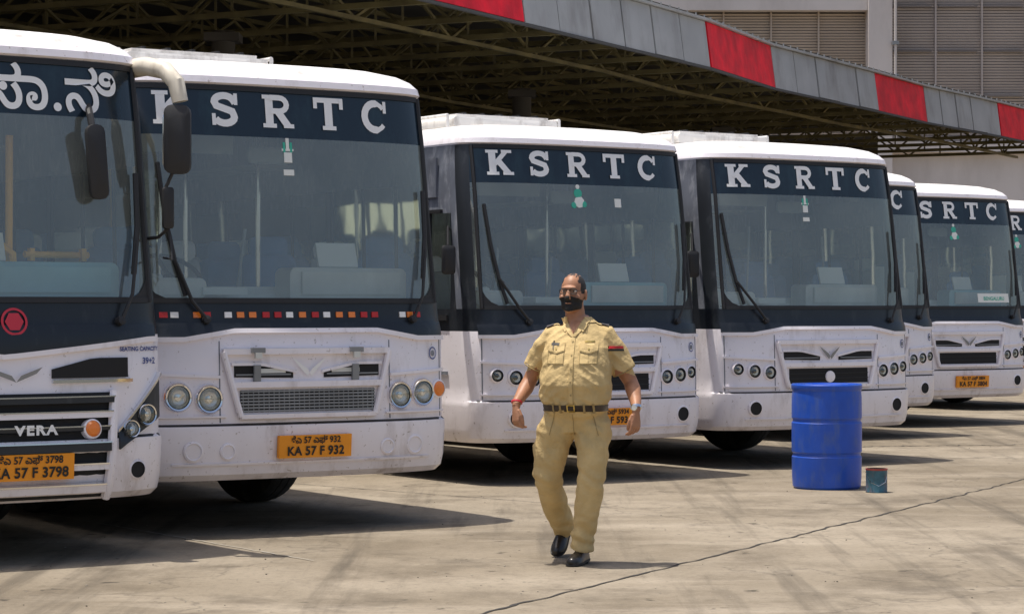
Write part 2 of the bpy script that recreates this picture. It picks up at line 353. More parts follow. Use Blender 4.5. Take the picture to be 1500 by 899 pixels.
def shell():
    b=B(); NF=30
    stations=[11.0,10.8,9.75,9.65,8.55,8.45,7.35,6.95,6.85,5.75,5.65,4.50,4.40,3.29,3.19,2.05,1.95,.95,.60]
    phis=[-90+180*i/NF for i in range(NF+1)]
    rows=[]; ns=len(stations)
    for h,s,W in PROF:
        r=[]
        for i,y in enumerate(stations): r.append(Vector((-W,max(y,s+DEP+.02*(ns-i)),h)))
        for ph in phis:
            a=math.radians(ph); sx=math.copysign(abs(math.sin(a))**(2/NEXP),a); cy=abs(math.cos(a))**(2/NEXP)
            r.append(Vector((W*sx,s+DEP*(1-cy),h)))
        for i in range(ns-1,-1,-1): r.append(Vector((W,max(stations[i],s+DEP+.02*(ns-i)),h)))
        rows.append(r)
    nc=len(rows[0]); vs=[v for r in rows for v in r]; fs=[];ms=[]
    for j in range(len(rows)-1):
        h0=PROF[j][0];h1=PROF[j+1][0];hm=(h0+h1)/2
        for i in range(nc-1):
            m=None
            front= ns<=i<ns+NF
            if hm>3.075: m='roof_paint' if hm>3.19 else 'white_paint'
            elif front:
                q=abs(phis[i-ns]+90/NF)
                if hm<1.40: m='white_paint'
                elif hm<1.58: m='black_front'
                elif hm<2.72: m='windscreen_glass' if q<66 else ('black_body' if q<84 else 'side_grey')
                else: m='banner' if q<66 else ('black_body' if q<84 else 'side_grey')
            else:
                k=i if i<ns else (nc-2-i)
                ya=rows[j][k].y; yb=rows[j][k+1].y; ym=(ya+yb)/2; wd=abs(ya-yb)
                if hm<1.05 and (AR0<ym<AR1 or 7.35<ym<8.45): continue
                if hm<1.40: m='white_paint'
                elif hm<1.58: m='black_body'
                elif hm<2.45: m='side_glass' if (wd>.25 and ym>.7) else 'black_body'
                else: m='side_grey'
            fs.append((j*nc+i,j*nc+i+1,(j+1)*nc+i+1,(j+1)*nc+i)); ms.append(m)
    b.add(vs,fs,ms)
    for j in range(len(rows)-1):
        hm=(PROF[j][0]+PROF[j+1][0])/2; l0,r0,l1,r1=rows[j][0],rows[j][-1],rows[j+1][0],rows[j+1][-1]
        def q(a,c,t): return a+(c-a)*t
        for t0,t1 in((0,.1),(.1,.9),(.9,1)):
            m='side_glass' if (1.72<hm<2.72 and t0==.1) else 'white_paint'
            b.add([q(l0,r0,t0),q(l0,r0,t1),q(l1,r1,t1),q(l1,r1,t0)],[(0,1,2,3)],m)
    return b.mesh('body',True,28)

def front_details(variant,seed,number):
    b=B(); rnd=random.Random(seed)
    strip(b,-1.12,1.12,1.575,1.61,0,.012,'rubber',24); strip(b,-1.10,1.10,3.035,3.07,0,.012,'rubber',24)
    for sx in(-1,1):
        pts=[surf(sx*(1.135-.02*(k/8)),1.58+1.48*k/8,.006) for k in range(9)]; b.tube(pts,.018,'rubber',6)
        poly(b,[(sx*1.12,1.60),(sx*1.12,1.74),(sx*1.10,1.69),(sx*1.06,1.64),(sx*1.0,1.61)],.007,'rubber')
    if variant=='C': strip(b,-1.16,1.16,lambda x:1.26+.10*min(1,abs(x-.1)),1.44,.0,.010,'black_front',26,2)
    else: strip(b,-1.18,1.18,lambda x:1.36+(.035 if abs(x)<.55 else .035-.055*min(1,(abs(x)-.55)/.35)),1.44,.0,.010,'black_front',34,2)
    if variant=='C': strip(b,-1.16,1.16,lambda x:1.235+.10*min(1,abs(x-.1)),lambda x:1.265+.10*min(1,abs(x-.1)),.0,.026,'white_paint',26)
    else: strip(b,-1.18,1.18,lambda x:1.335+(.035 if abs(x)<.55 else .035-.055*min(1,(abs(x)-.55)/.35)),lambda x:1.365+(.035 if abs(x)<.55 else .035-.055*min(1,(abs(x)-.55)/.35)),.0,.026,'white_paint',34)
    strip(b,-1.2,1.2,.748,.762,-.004,.006,'rubber',26)
    if variant!='C':
        for sx in(-1,1):
            for xx in(.66,1.16): strip(b,sx*xx-.004,sx*xx+.004,.77,1.32,-.002,.004,'side_grey',1,4)
        A=variant=='A'
        strip(b,-.62,.62,lambda x:.80 if abs(x)<.5 else .80+(abs(x)-.5)*3.2,1.25,.0,.010,'white_paint',20,2)
        for h,w in((1.245,.64),(1.02,.575),(.80,.52)):
            strip(b,-w,w,h-.018,h+.022,.008,.035,'white_paint',16)
        for sx in(-1,1):
            pts=[surf(sx*(.52+(h-.80)*.27),h,.028) for h in(.80,.9,1.0,1.1,1.245)]; b.tube(pts,.022,'white_paint',8)
        for sx in(-1,1):
            f0=lambda x:1.065+.02*(abs(x)-.1); f1=lambda x:1.10+.20*min(abs(x)-.09,.28)
            strip(b,sx*.12,sx*.56,f0,f1,.010,.006,'dark_void',8)
            strip(b,sx*.10,sx*.58,lambda x:f1(x)-.004,lambda x:f1(x)+.016,.010,.02,'white_paint',8)
            strip(b,sx*.14,sx*.55,1.085,1.095,.016,.006,'grille_grey',8)
            if A: strip(b,sx*.18,sx*.40,1.10,1.13,.016,.004,'interior_pale',4)
        for sx in(-1,1):
            b.add([surf(0,1.10,.03),surf(sx*.02,1.13,.035),surf(sx*.13,1.205,.03),surf(sx*.10,1.165,.03),surf(sx*.015,1.075,.03)],[(0,1,2,3,4)],'white_letter' if A or seed%2 else 'grille_grey')
        if A:
            strip(b,-.52,.52,.835,.985,.010,.004,'dark_void',12)
            for k in range(7): strip(b,-.52,.52,.838+.022*k,.850+.022*k,.012,.014,'grille_grey',12)
            for k in range(27): x=-.50+k*.0385; strip(b,x-.003,x+.003,.835,.985,.013,.008,'grille_grey',1)
        else:
            strip(b,-.50,.50,.835,.985,.010,.004,'dark_void',12)
            for k in range(2): strip(b,-.50,.50,.88+.05*k,.888+.05*k,.012,.01,'rubber',12)
            if seed==4: b.rev(surf(0,.90,.02),(0,-1,0),[(.06,0),(.055,.012),(.03,.016),(0,.016)],'white_paint',16)
        for sx in(-1,1):
            if A:
                lamp(b,sx*.74,.93,.078,'head'); lamp(b,sx*.95,.945,.078,'head'); lamp(b,sx*1.12,.965,.055,'amber')
                lamp(b,sx*.86,.58,.055,'blank'); lamp(b,sx*.62,.575,.045,'blank')
            else:
                lamp(b,sx*.72,.95,.058,'small'); lamp(b,sx*.89,.965,.058,'small'); lamp(b,sx*1.05,.985,.05,'small')
                lamp(b,sx*.90,.60,.062,'hole')
            strip(b,sx*.66,sx*1.17,lambda x:1.065+.05*(abs(x)-.6),lambda x:1.085+.05*(abs(x)-.6),.0,.024,'white_paint',8)
            strip(b,sx*.62,sx*1.17,.80,.815,.0,.024,'white_paint',8)
        strip(b,-1.0,1.0,.485,.50,.0,.012,'white_paint',20)
        c=surf(1.07,1.22,0.004); b.rev(c,nrm(1.07,1.22),[(.045,0),(.037,.001)],'blue_ink',20); b.rev(c,nrm(1.07,1.22),[(.022,.0),(.0,.001)],'side_grey',8)
        if A:
            for k in range(2):
                x=-.40+.76*k; b.box(surf(x,1.255,.05),(.10,.03,.035),'grille_grey'); b.box(surf(x,1.22,.055),(.05,.02,.04),'interior_pale')
                b.box(surf(x,1.10,.03),(.05,.02,.11),'grille_grey')
    else:
        strip(b,-.80,.80,.40,1.03,.0,.012,'dark_void',18,3)
        for k,h in enumerate((.99,.90,.81,.70,.59,.47)):
            w=.80-.015*k
            strip(b,-w,w,h-.022,h+.012,.010,.045,'white_paint' if k in(1,4,5) else 'black_body',18)
            strip(b,-w,w,h+.012,h+.020,.010,.05,'chrome',18)
        for sx in(-1,1):
            pts=[surf(sx*(.81+(h-1.03)*.10),h,.03) for h in(1.04,.9,.75,.6,.45,.40)]; b.tube(pts,.03,'white_paint',8)
            strip(b,sx*.40,sx*.92,lambda x:1.12-.0*x,lambda x:1.17+.07*min(1,(abs(x)-.38)/.3),.004,.012,'dark_void',8)
            strip(b,sx*.40,sx*.95,1.09,1.11,.004,.02,'chrome',8)
            lo=lambda x:.68+max(0,(abs(x)-.84))*.55; hi=lambda x:.78+(abs(x)-.84)*1.0
            strip(b,sx*.84,sx*1.18,lo,hi,.0,.020,'black_body',14,4)
            strip(b,sx*.84,sx*1.19,lambda x:hi(x)-.004,lambda x:hi(x)+.014,.0,.030,'chrome',14)
            for x,h,r in((.93,.795,.045),(1.05,.885,.055)): lamp(b,sx*x,h,r,'head',.016)
            lamp(b,sx*.98,.55,.048,'hole')
        lamp(b,.64,.80,.050,'amber',.04)
        for sx in(-1,1): b.add([surf(0.16,1.10,.03),surf(.16+sx*.03,1.14,.035),surf(.16+sx*.17,1.19,.03),surf(.16+sx*.13,1.15,.03)],[(0,1,2,3)],'grille_grey')
        flat_text(b,'VERA',.10,.27,.80,.062,'white_letter',.004,1.2)
        c=surf(.17,1.46,.012); b.rev(c,nrm(.17,1.46),[(.085,0),(.07,.001)],'red_logo',24); b.rev(c,nrm(.17,1.46),[(.06,0),(0,.001)],'red_logo',6)
        flat_text(b,'SEATING CAPACITY',.036,1.03,1.29,.006,'blue_ink',.001); flat_text(b,'39+2',.055,1.10,1.215,.006,'blue_ink',.001)
    px,ph=(.02,.60) if variant!='C' else (.22,.60)
    strip(b,px-.28,px+.28,ph-.075,ph+.075,.012,.03 if variant!='C' else .05,'plate_yellow',4)
    o=.048 if variant!='C' else .068
    flat_text(b,number,.082,px,ph-.032,o,'ink',.0025,1.05)
    flat_text(b,'\u0c95\u0cc6\u0c8e '+number[3:5]+' \u0c8e\u0cab\u0ccd '+number[8:],.058,px,ph+.042,o,'ink',.0015)
    if variant!='C': word(b,'KSRTC',[-.90,-.51,-.12,.28,.66],2.79,.225,'white_letter')
    else: flat_text(b,'\u0c95.\u0cb0\u0cbe.\u0cb0.\u0cb8\u0cbe.\u0ca8\u0cbf',.35,-.06,2.86,.008,'white_letter',.006,1.08)
    if variant=='A':
        cols=['red_plastic','white_letter','amber','red_plastic','white_letter','amber','amber','red_plastic']
        for k,x in enumerate([-1.02,-.95,-.80,-.73,-.58,-.49,-.40,-.30,-.21,-.12,-.02,.08,.17,.27,.37,.47,.56,.80,.87,.94]):
            strip(b,x-.026,x+.026,1.477,1.515,.002,.006,cols[k%len(cols)],1)
    sxo=-.13+rnd.uniform(-.03,.08); k=(seed//2)%2 if variant=='B' else 0
    if k==0:
        for (x0,x1,h0,h1,m) in((-.045,.045,2.63,2.645,'paper'),(-.012,.012,2.64,2.72,'paper'),(-.035,-.018,2.62,2.69,'green_ink'),(.018,.035,2.62,2.69,'green_ink'),(-.03,.03,2.55,2.62,'paper'),(-.04,.04,2.46,2.50,'paper')): strip(b,sxo+x0,sxo+x1,h0,h1,.001,.003,m,1)
    else:
        for (dx,h,r,m) in((0,2.64,.045,'green_ink'),(.01,2.56,.055,'paper'),(-.05,2.53,.03,'green_ink'),(.06,2.54,.03,'green_ink'),(0,2.70,.022,'paper')):
            c=surf(sxo+dx,h,.003); b.rev(c,nrm(sxo,h),[(r,0),(0,.002)],m,9)
    if seed in(3,5): xx=rnd.uniform(.1,.4); strip(b,xx,xx+.07,2.52,2.60,.001,.002,'paper',1)
    if seed==6: strip(b,.25,.85,1.66,1.78,.001,.002,'paper',4); flat_text(b,'BENGALURU',.07,.55,1.71,.006,'green_ink',.001)
    def wp(pts,r): b.tube([surf(x,h,o) for x,h,o in pts],r,'rubber',6)
    j=rnd.uniform(-.04,.06)
    wp([(-.74,1.46,.03),(-.84,1.58,.06),(-.985+j,1.84,.06)],.013)
    wp([(-.93+j,1.62,.035),(-.985+j,1.84,.035),(-1.03+j,2.15,.035),(-1.06+j,2.52,.035)],.016)
    wp([(.88,1.46,.03),(.95,1.62,.06),(1.02,1.95,.05)],.011)
    wp([(.99,1.75,.035),(1.04,2.05,.035),(1.05,2.38,.035)],.018)
    for x in(-.74,.88): b.rev(surf(x,1.46,0),nrm(x,1.46),[(.03,0),(.028,.04),(0,.045)],'rubber',12)
    return b.mesh('front_trim',True,35)

def interior(variant,seed):
    b=B(); rnd=random.Random(seed*7+1); pale='interior_pale' if seed%3 else 'interior_teal'
    if variant=='C': pale='interior_teal'
    b.box((0,5.7,.92),(2.3,10.4,.06),'interior_dark')
    b.box((0,6.0,3.02),(2.1,9.6,.03),'ceiling_liner'); b.box((0,.95,2.88),(2.1,.5,.05),'interior_dark')
    pts=[]
    for k in range(13):
        x=-1.08+2.16*k/12; pts.append((x,raw(x,1.5).y+.05))
    vs=[];fs=[]
    for x,y in pts: vs+= [(x,y,1.50),(x,max(y+.22,.55),1.60),(x,.95,1.56),(x,.98,1.0)]
    for k in range(12):
        for q in range(3): a=k*4+q; fs.append((a,a+1,a+5,a+4))
    b.add(vs,fs,'interior_dark' if seed%2 else 'interior_pale')
    b.rbox((.58,.62,1.70),(.95,.28,.26),pale,.05); b.box((.58,.47,1.72),(.80,.02,.16),'interior_pale' if variant!='C' else 'interior_teal')
    b.rbox((-.1,1.25,1.32),(.75,1.0,.75),'interior_pale',.12)
    b.rbox((-.80,.62,1.68),(.50,.3,.14),'interior_pale',.05)
    R=Matrix.Rotation(math.radians(35),4,'X'); c=Vector((-.60,1.02,1.78)); ring=[]
    for k in range(25):
        a=2*math.pi*k/24; ring.append(c+(R@Vector((.24*math.cos(a),.24*math.sin(a),0))))
    b.tube(ring,.017,'rubber',8,False)
    for a in(0,120,240): b.beam(c,c+(R@Vector((.23*math.cos(math.radians(a+90)),.23*math.sin(math.radians(a+90)),0))),.03,.015,'rubber')
    b.tube([c,(-.60,.80,1.3)],.03,'rubber')
    def seat(x,y,m,w=.46,top=1.95,head=True):
        b.rbox((x,y,1.38),(w,.45,.14),m,.05); Rt=Matrix.Rotation(math.radians(-8),3,'X')
        b.rbox((x,y+.26,1.38+(top-1.38)/2),(w,.12,top-1.36),m,.07,Rt)
        if head: b.rbox((x,y+.30,top+.06),(w*.7,.10,.16),'paper' if m!='seat_blue' else m,.05,Rt)
        b.box((x,y,1.12),(w*.6,.3,.36),'interior_dark')
    seat(-.62,1.75,'seat_grey'); seat(.72,1.75,rnd.choice(('seat_blue','seat_grey')))
    for r in range(9):
        y=3.0+.86*r
        for x in(-.92,-.46,.52,.95):
            if rnd.random()<.93: seat(x,y,rnd.choice(('seat_blue','seat_blue','seat_grey')),.42,rnd.uniform(1.92,2.02),True)
    b.box((-.62,2.25,1.65),(1.0,.03,.7),'interior_pale'); b.box((-.62,2.25,2.4),(1.0,.02,.75),'side_glass')
    for x,y in((-.10,2.25),(.28,1.35),(.28,2.6),(-.25,4.2),(.25,5.9),(-.25,7.6)): b.tube([(x,y,.95),(x,y,3.0)],.018,'rail_yellow' if variant=='C' else 'chrome',8)
    for x in(-.32,.32): b.tube([(x,2.3,2.80),(x,10.5,2.80)],.016,'chrome',8)
    if variant=='C':
        b.tube([(.40,.70,2.62),(.38,.66,1.70)],.024,'rail_yellow'); b.tube([(-.1,.60,1.94),(.30,.60,1.94),(.38,.60,1.88),(.39,.60,1.72)],.024,'rail_yellow'); b.tube([(.50,.70,1.88),(.95,.74,1.88)],.022,'rail_yellow')
        for x in(.55,.9): b.box((x,.71,1.88),(.03,.05,.08),'rail_yellow')
    for sx in(-1,1): b.box((sx*.95,6.5,2.66),(.34,8.2,.03),'interior_dark')
    x=rnd.uniform(.1,.6); b.box((x,.58,1.92),(.32,.02,.18),'paper',Matrix.Rotation(-.3,3,'X'))
    x=rnd.uniform(-.6,-.2); b.box((x,.60,1.66),(.34,.30,.05),'paper')
    b.rbox((-.95,.72,1.72),(.25,.25,.12),'interior_pale',.03)
    b.rbox((0,.62,2.62),(.34,.05,.12),'interior_dark',.04)
    for k in range(3):
        x=rnd.uniform(-.9,.9); b.tube([(x,.9,1.6),(x+rnd.uniform(-.1,.1),.9,rnd.uniform(1.8,2.6))],.012,'interior_dark')
    b.box((-.62,.66,2.72),(.7,.02,.2),'interior_dark')
    b.box((0,10.6,1.4),(2.2,.05,.7),'interior_dark')
    return b.mesh('interior',True,30)
def chassis():
    b=B()
    b.box((0,5.9,.66),(2.2,9.8,.42),'dark_void'); b.box((0,.95,.60),(1.9,.6,.3),'dark_void')  # underbody boxes, added near-black to block light beneath the bus
    b.tube([(-.95,WY,.5),(.95,WY,.5)],.07,'dark_void'); b.tube([(-.95,7.9,.5),(.95,7.9,.5)],.1,'dark_void')
    return b.mesh('chassis',False)
def wheel_mesh():
    b=B(); R=.49
    b.rev((0,0,0),(1,0,0),[(.27,-.12),(.30,-.145),(.42,-.15),(.475,-.125),(R,-.09),(R,-.04),(R-.012,-.035),(R,-.03),(R,.03),(R-.012,.035),(R,.04),(R,.09),(.475,.125),(.42,.15),(.30,.145),(.27,.12)],'tyre',40)
    b.rev((0,0,0),(1,0,0),[(.275,.12),(.26,.10),(.24,.0),(.12,-.02),(.11,.10),(.06,.13),(0,.135)],'rim',28)
    b.rev((0,0,0),(-1,0,0),[(.275,.12),(.25,.08),(.1,.06),(0,.08)],'rim',28)
    for k in range(8):
        a=k*math.pi/4; b.tube([(-.01,.18*math.cos(a),.18*math.sin(a)),(.03,.18*math.cos(a),.18*math.sin(a))],.015,'rubber',6)
    return b.mesh('wheel',True,40)
def hatch_mesh():
    b=B()
    b.rbox((0,0,.06),(1.15,1.3,.10),'roof_paint',.03); b.box((0,0,.125),(1.02,1.15,.03),'roof_paint')
    for k in range(5): b.box((-.4+.2*k,0,.15),(.03,1.1,.02),'rubber')
    for sx in(-1,1): b.tube([(sx*.62,-.6,.0),(sx*.62,-.6,.12),(sx*.62,.6,.12),(sx*.62,.6,0)],.016,'roof_paint',8)
    return b.mesh('roof_hatch',True)
def side_trim():
    b=B()
    for sx in(-1,1):
        x=sx*1.262
        b.beam((x,.62,1.50),(x,10.9,1.50),.02,.05,'rubber'); b.beam((x,.62,1.0),(x,1.95,1.0),.015,.03,'side_grey'); b.beam((x,3.3,1.0),(x,7.3,1.0),.015,.03,'side_grey')
        b.beam((sx*1.245,.75,2.47),(sx*1.245,10.9,2.47),.03,.03,'rubber')
        for y in(.96,1.45,1.95,2.62,3.8,5.1,6.3): b.beam((sx*1.254,y,1.6),(sx*1.238,y,2.45),.03,.035,'rubber')
        for y in(1.1,3.5,4.7): b.beam((sx*1.256,y,2.1),(sx*1.256,y+.55,2.1),.02,.025,'grille_grey')
        b.beam((sx*1.25,.97,1.66),(sx*1.25,1.93,1.66),.02,.12,'seat_blue'); b.beam((sx*1.252,.97,2.02),(sx*1.252,1.93,2.02),.02,.03,'grille_grey')
        b.box((sx*1.232,1.4,2.78),(.02,1.1,.36),'side_grey'); 
        for yc in(WY,7.9):
            pts=[(sx*1.255,yc-.57,.45),(sx*1.26,yc-.55,.9),(sx*1.26,yc-.40,1.05),(sx*1.26,yc+.40,1.05),(sx*1.26,yc+.55,.9),(sx*1.255,yc+.57,.45)]
            b.tube(pts,.02,'rubber',6)
    b.tube([(-1.24,.62,2.3),(-1.33,.5,2.32),(-1.36,.45,2.15)],.012,'rubber',6); b.rbox((-1.36,.44,2.02),(.13,.05,.26),'rubber',.03)
    return b.mesh('side_trim',True)
WH=wheel_mesh(); HA=hatch_mesh(); CH=chassis(); ST=side_trim(); SH=shell()
TH=math.radians(33); NB=[0]
def place_bus(X,Z,variant,number,zs=1.0,rz=0,hatch=(0,2.1)):
    NB[0]+=1; th=TH+rz
    e=empty('bus',(X+DEP*math.sin(th),Z-DEP*math.cos(th),0),th,(1,1,zs))
    obj('body',SH,e);obj('front_trim',front_details(variant,NB[0],number),e);obj('interior',interior(variant,NB[0]),e);obj('chassis',CH,e);obj('side_trim',ST,e)
    for k,(x,y) in enumerate(((.90,WY),(-.90,WY),(1.0,7.9),(-1.0,7.9),(.68,7.9),(-.68,7.9))):
        w=obj('wheel_%d'%(k+1),WH,e,(x,y,.49)); st=.20 if k<2 else 0
        w.rotation_euler=(0,0,(math.pi if x<0 else 0)+st)
    if hatch: obj('roof_hatch',HA,e,(hatch[0],hatch[1],3.30))
    return e
bus1=place_bus(-3.30,14.45,'C','KA 57 F 3798',1.0,math.radians(1.5),None)
bus2=place_bus(-1.60,16.75,'A','KA 57 F 932',1.0,0,(-.1,2.2))
bus3=place_bus(.61,21.5,'B','KA 57 F 5934',.97,0,(-.1,2.1))
bus4=place_bus(2.89,23.6,'B','KA 57 F 1088',.97,math.radians(.5),(-.1,2.2))
bus5=place_bus(3.98,28.3,'B','KA 57 F 2216',.975,0,(0,2.4))
bus6=place_bus(5.76,31.5,'B','KA 57 F 3804',.97,0,None)
bus7=place_bus(7.70,36.6,'B','KA 57 F 447',.975,0,None)
bpy.context.view_layer.update()
def px(u,v,Z): return Vector(((u-750)/3500*Z,Z,1.55+(450-v)/3500*Z))
inv=bus1.matrix_world.inverted()
b=B()
arm=[px(u,v,Z) for u,v,Z in((160,112,15.5),(185,103,15.3),(215,98,15.1),(242,104,15.0),(258,122,14.95),(264,150,14.95))]
b.tube([inv@p for p in arm],[.062,.062,.060,.058,.055,.05],'cream_arm',14)
c=inv@px(260,205,14.95); b.rbox(c,(.165,.13,.43),'rubber',.05,Matrix.Rotation(-TH,3,'Z')); 
b.rbox(c+Vector((0,0.066,0)),(.13,.01,.36),'chrome',.04,Matrix.Rotation(-TH,3,'Z'))
b.tube([inv@px(252,255,14.95),inv@px(243,275,14.95),inv@px(246,330,14.95)],.012,'rubber',8)
b.rbox(inv@px(246,305,14.95),(.07,.05,.26),'rubber',.02)
b.tube([inv@px(246,335,14.95),inv@px(232,348,15.0),inv@px(200,352,15.2)],.011,'rubber',8)
b.tube([inv@px(250,345,14.95),inv@px(252,380,14.9),inv@px(240,378,15.1)],.008,'rubber',8)
b.tube([inv@px(128,150,14.85),inv@px(132,170,14.7),inv@px(140,215,14.65)],.022,'rubber',8)
b.rbox(inv@px(142,238,14.65),(.12,.09,.46),'rubber',.05,Matrix.Rotation(-.08,3,'Y'))
obj('mirrors',b.mesh('mirrors',True),bus1)

# ------------------------------------------------------------------ ground
b=B(); b.add([(-600,-300,0),(600,-300,0),(600,900,0),(-600,900,0)],[(0,1,2,3)],'concrete_yard'); obj('ground',b.mesh('ground',False))
def jagged(b,p,q,w,mat,z=.004,seg=60,amp=.012,seed=0):
    p=Vector(p);q=Vector(q); d=(q-p); n=Vector((-d.y,d.x)).normalized(); vs=[];fs=[]
    for i in range(seg+1):
        t=i/seg; c=p+d*t+n*amp*noise.noise(Vector((t*40,seed,0)))*2; ww=w*(.5+1.1*abs(noise.noise(Vector((t*70,seed+5,1)))))
        vs+=[(c.x+n.x*ww,c.y+n.y*ww,z),(c.x-n.x*ww,c.y-n.y*ww,z)]
    for i in range(seg): fs.append((2*i,2*i+1,2*i+3,2*i+2))
    b.add(vs,fs,mat)
def gp(u,v): Z=3500*1.55/(v-450); return ((u-750)/3500*Z,Z)
b=B()
jagged(b,gp(640,915),gp(1490,705),.013,'joint_dark',seg=260,amp=.018)
jagged(b,gp(1490,705),(12,36),.012,'joint_dark',seg=80,seed=1)
jagged(b,gp(60,752),gp(460,822),.012,'joint_pale',seg=60,seed=2,z=.005)
jagged(b,gp(420,708),gp(905,745),.009,'joint_dark',seg=80,seed=3)
jagged(b,gp(1000,668),gp(1500,672),.012,'joint_dark',seg=80,seed=4,amp=.03)
jagged(b,gp(1240,655),gp(1600,650),.03,'joint_dark',seg=80,seed=5,amp=.05)
jagged(b,(-12,9.5),(14,11.2),.007,'joint_pale',seg=140,seed=6,z=.006)
obj('pavement_joints',b.mesh('pavement_joints',False))
b=B()
for i in range(260):
    u=random.uniform(0,1500); v=random.uniform(640,899); X,Y=gp(u,v); r=random.uniform(.002,.007)
    b.ell((X,Y,r*.4),(r,r*random.uniform(.6,1),r*.5),random.choice(['joint_pale','joint_pale','joint_dark']),5,3)
obj('gravel_bits',b.mesh('gravel_bits',False))

# ------------------------------------------------------------------ canopy
can=empty('station_canopy')
E=[(-7.6,18.0),(-4.6,24.0),(-1.23,30.7),(.05,33.3),(3.16,39.5),(4.63,43.2),(7.27,48.2),(8.78,51.2),(11.2,55.3),(12.6,57.9),(15.0,62.6)]
kind=[5,6,'r',6,'r',5,'r',5,'r',4]
zb,zt=5.50,6.26
b=B(); fb=B()
nn=Vector((-.882,.472,0))
for i in range(len(E)-1):
    p=Vector((*E[i],0));q=Vector((*E[i+1],0)); d=q-p
    out=Vector((d.y,-d.x,0)).normalized()
    def seg(t0,t1,off,z0,z1,mat,bb,th=.03):
        a=p+d*t0+out*off;c=p+d*t1+out*off; lean=out*.10
        vs=[a+Vector((0,0,z0))+lean,c+Vector((0,0,z0))+lean,c+Vector((0,0,z1)),a+Vector((0,0,z1))]; vs+=[v-out*th for v in vs]
        bb.add(vs,[(0,1,2,3),(7,6,5,4),(0,4,5,1),(1,5,6,2),(2,6,7,3),(3,7,4,0)],mat)
    seg(0,1,0,zb+.02,zt-.02,'fascia_joint',fb)
    n=1 if kind[i]=='r' else kind[i]
    for k in range(n):
        g=.02/d.length*1.2
        jt=random.uniform(-.008,.012)
        seg(k/n+g,(k+1)/n-g,.04+jt,zb+jt,zt,'fascia_red' if kind[i]=='r' else 'fascia_grey',fb)
    fb.beam(p+out*.06+Vector((0,0,zt+.03)),q+out*.06+Vector((0,0,zt+.03)),.10,.04,'fascia_grey')
    fb.beam(p+out*.12+Vector((0,0,zb-.02)),q+out*.12+Vector((0,0,zb-.02)),.06,.04,'fascia_joint')
    m=int(d.length/.35)
    for k in range(m):
        a=p+d*(k/m)+out*.02+Vector((0,0,zt+.05)); fb.beam(a,a+Vector((0,0,.06)),.05,.02,'fascia_grey')
obj('fascia',fb.mesh('fascia',False),can)
poly_pts=[(x,y) for x,y in E]+[(15.0,64.5),(-62,64.5),(-62,18.0)]
N=len(poly_pts)
vs=[(x,y,6.30) for x,y in poly_pts]+[(x,y,6.36) for x,y in poly_pts]
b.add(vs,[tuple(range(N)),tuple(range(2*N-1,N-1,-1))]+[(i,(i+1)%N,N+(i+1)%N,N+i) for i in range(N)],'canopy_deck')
obj('roof_deck',b.mesh('roof_deck',False),can)
b=B()
def edge_at(s):
    acc=0
    for i in range(len(E)-1):
        p=Vector((*E[i],0));q=Vector((*E[i+1],0)); l=(q-p).length
        if s<=acc+l: return p+(q-p)*((s-acc)/l)
        acc+=l
    return Vector((*E[-1],0))
tot=sum((Vector(E[i+1])-Vector(E[i])).length for i in range(len(E)-1))
s=1.0
while s<tot:
    p=edge_at(s)+nn*.15; Lm=min(34,(64.2-p.y)/nn.y) if p.y<64 else 0
    if Lm>1:
        q=p+nn*Lm
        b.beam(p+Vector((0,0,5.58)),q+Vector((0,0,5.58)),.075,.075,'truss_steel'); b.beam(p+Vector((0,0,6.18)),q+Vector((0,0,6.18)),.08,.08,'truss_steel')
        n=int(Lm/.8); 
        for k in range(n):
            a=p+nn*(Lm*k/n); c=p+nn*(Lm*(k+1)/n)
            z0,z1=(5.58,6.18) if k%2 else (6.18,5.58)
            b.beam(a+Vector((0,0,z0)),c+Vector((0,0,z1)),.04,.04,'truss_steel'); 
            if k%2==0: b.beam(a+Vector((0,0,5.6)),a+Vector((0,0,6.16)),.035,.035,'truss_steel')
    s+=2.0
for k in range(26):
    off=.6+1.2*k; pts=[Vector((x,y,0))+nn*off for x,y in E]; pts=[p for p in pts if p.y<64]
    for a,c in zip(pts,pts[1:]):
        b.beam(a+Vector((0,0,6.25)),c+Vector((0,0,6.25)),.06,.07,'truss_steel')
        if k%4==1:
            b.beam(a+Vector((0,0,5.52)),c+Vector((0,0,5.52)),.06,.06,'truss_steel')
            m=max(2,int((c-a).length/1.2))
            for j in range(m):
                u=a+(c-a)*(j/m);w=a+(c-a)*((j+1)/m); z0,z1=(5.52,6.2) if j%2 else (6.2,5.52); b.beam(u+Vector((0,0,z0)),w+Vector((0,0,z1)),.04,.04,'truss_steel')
obj('roof_trusses',b.mesh('roof_trusses',False),can)
b=B()
for s in(6,16,26,36,44):
    for o in(4.2,16):
        p=edge_at(s)+nn*o
        if p.y<63: b.tube([p,p+Vector((0,0,5.5))],.17,'dark_backing_wall',16); b.box(p+Vector((0,0,5.4)),(.5,.5,.12),'dark_backing_wall'); b.box(p+Vector((0,0,.2)),(.6,.6,.4),'dark_backing_wall')
obj('columns',b.mesh('columns'),can)
tw=empty('dark_backing_wall'); b=B()
b.box((-26,64.8,3.1),(71.8,.3,6.2),'dark_backing_wall')  # wall added behind the canopy to keep the background dark
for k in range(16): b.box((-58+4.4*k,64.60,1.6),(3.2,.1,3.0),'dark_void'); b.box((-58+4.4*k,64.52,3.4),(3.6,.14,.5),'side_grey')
obj('wall',b.mesh('wall',False),tw)

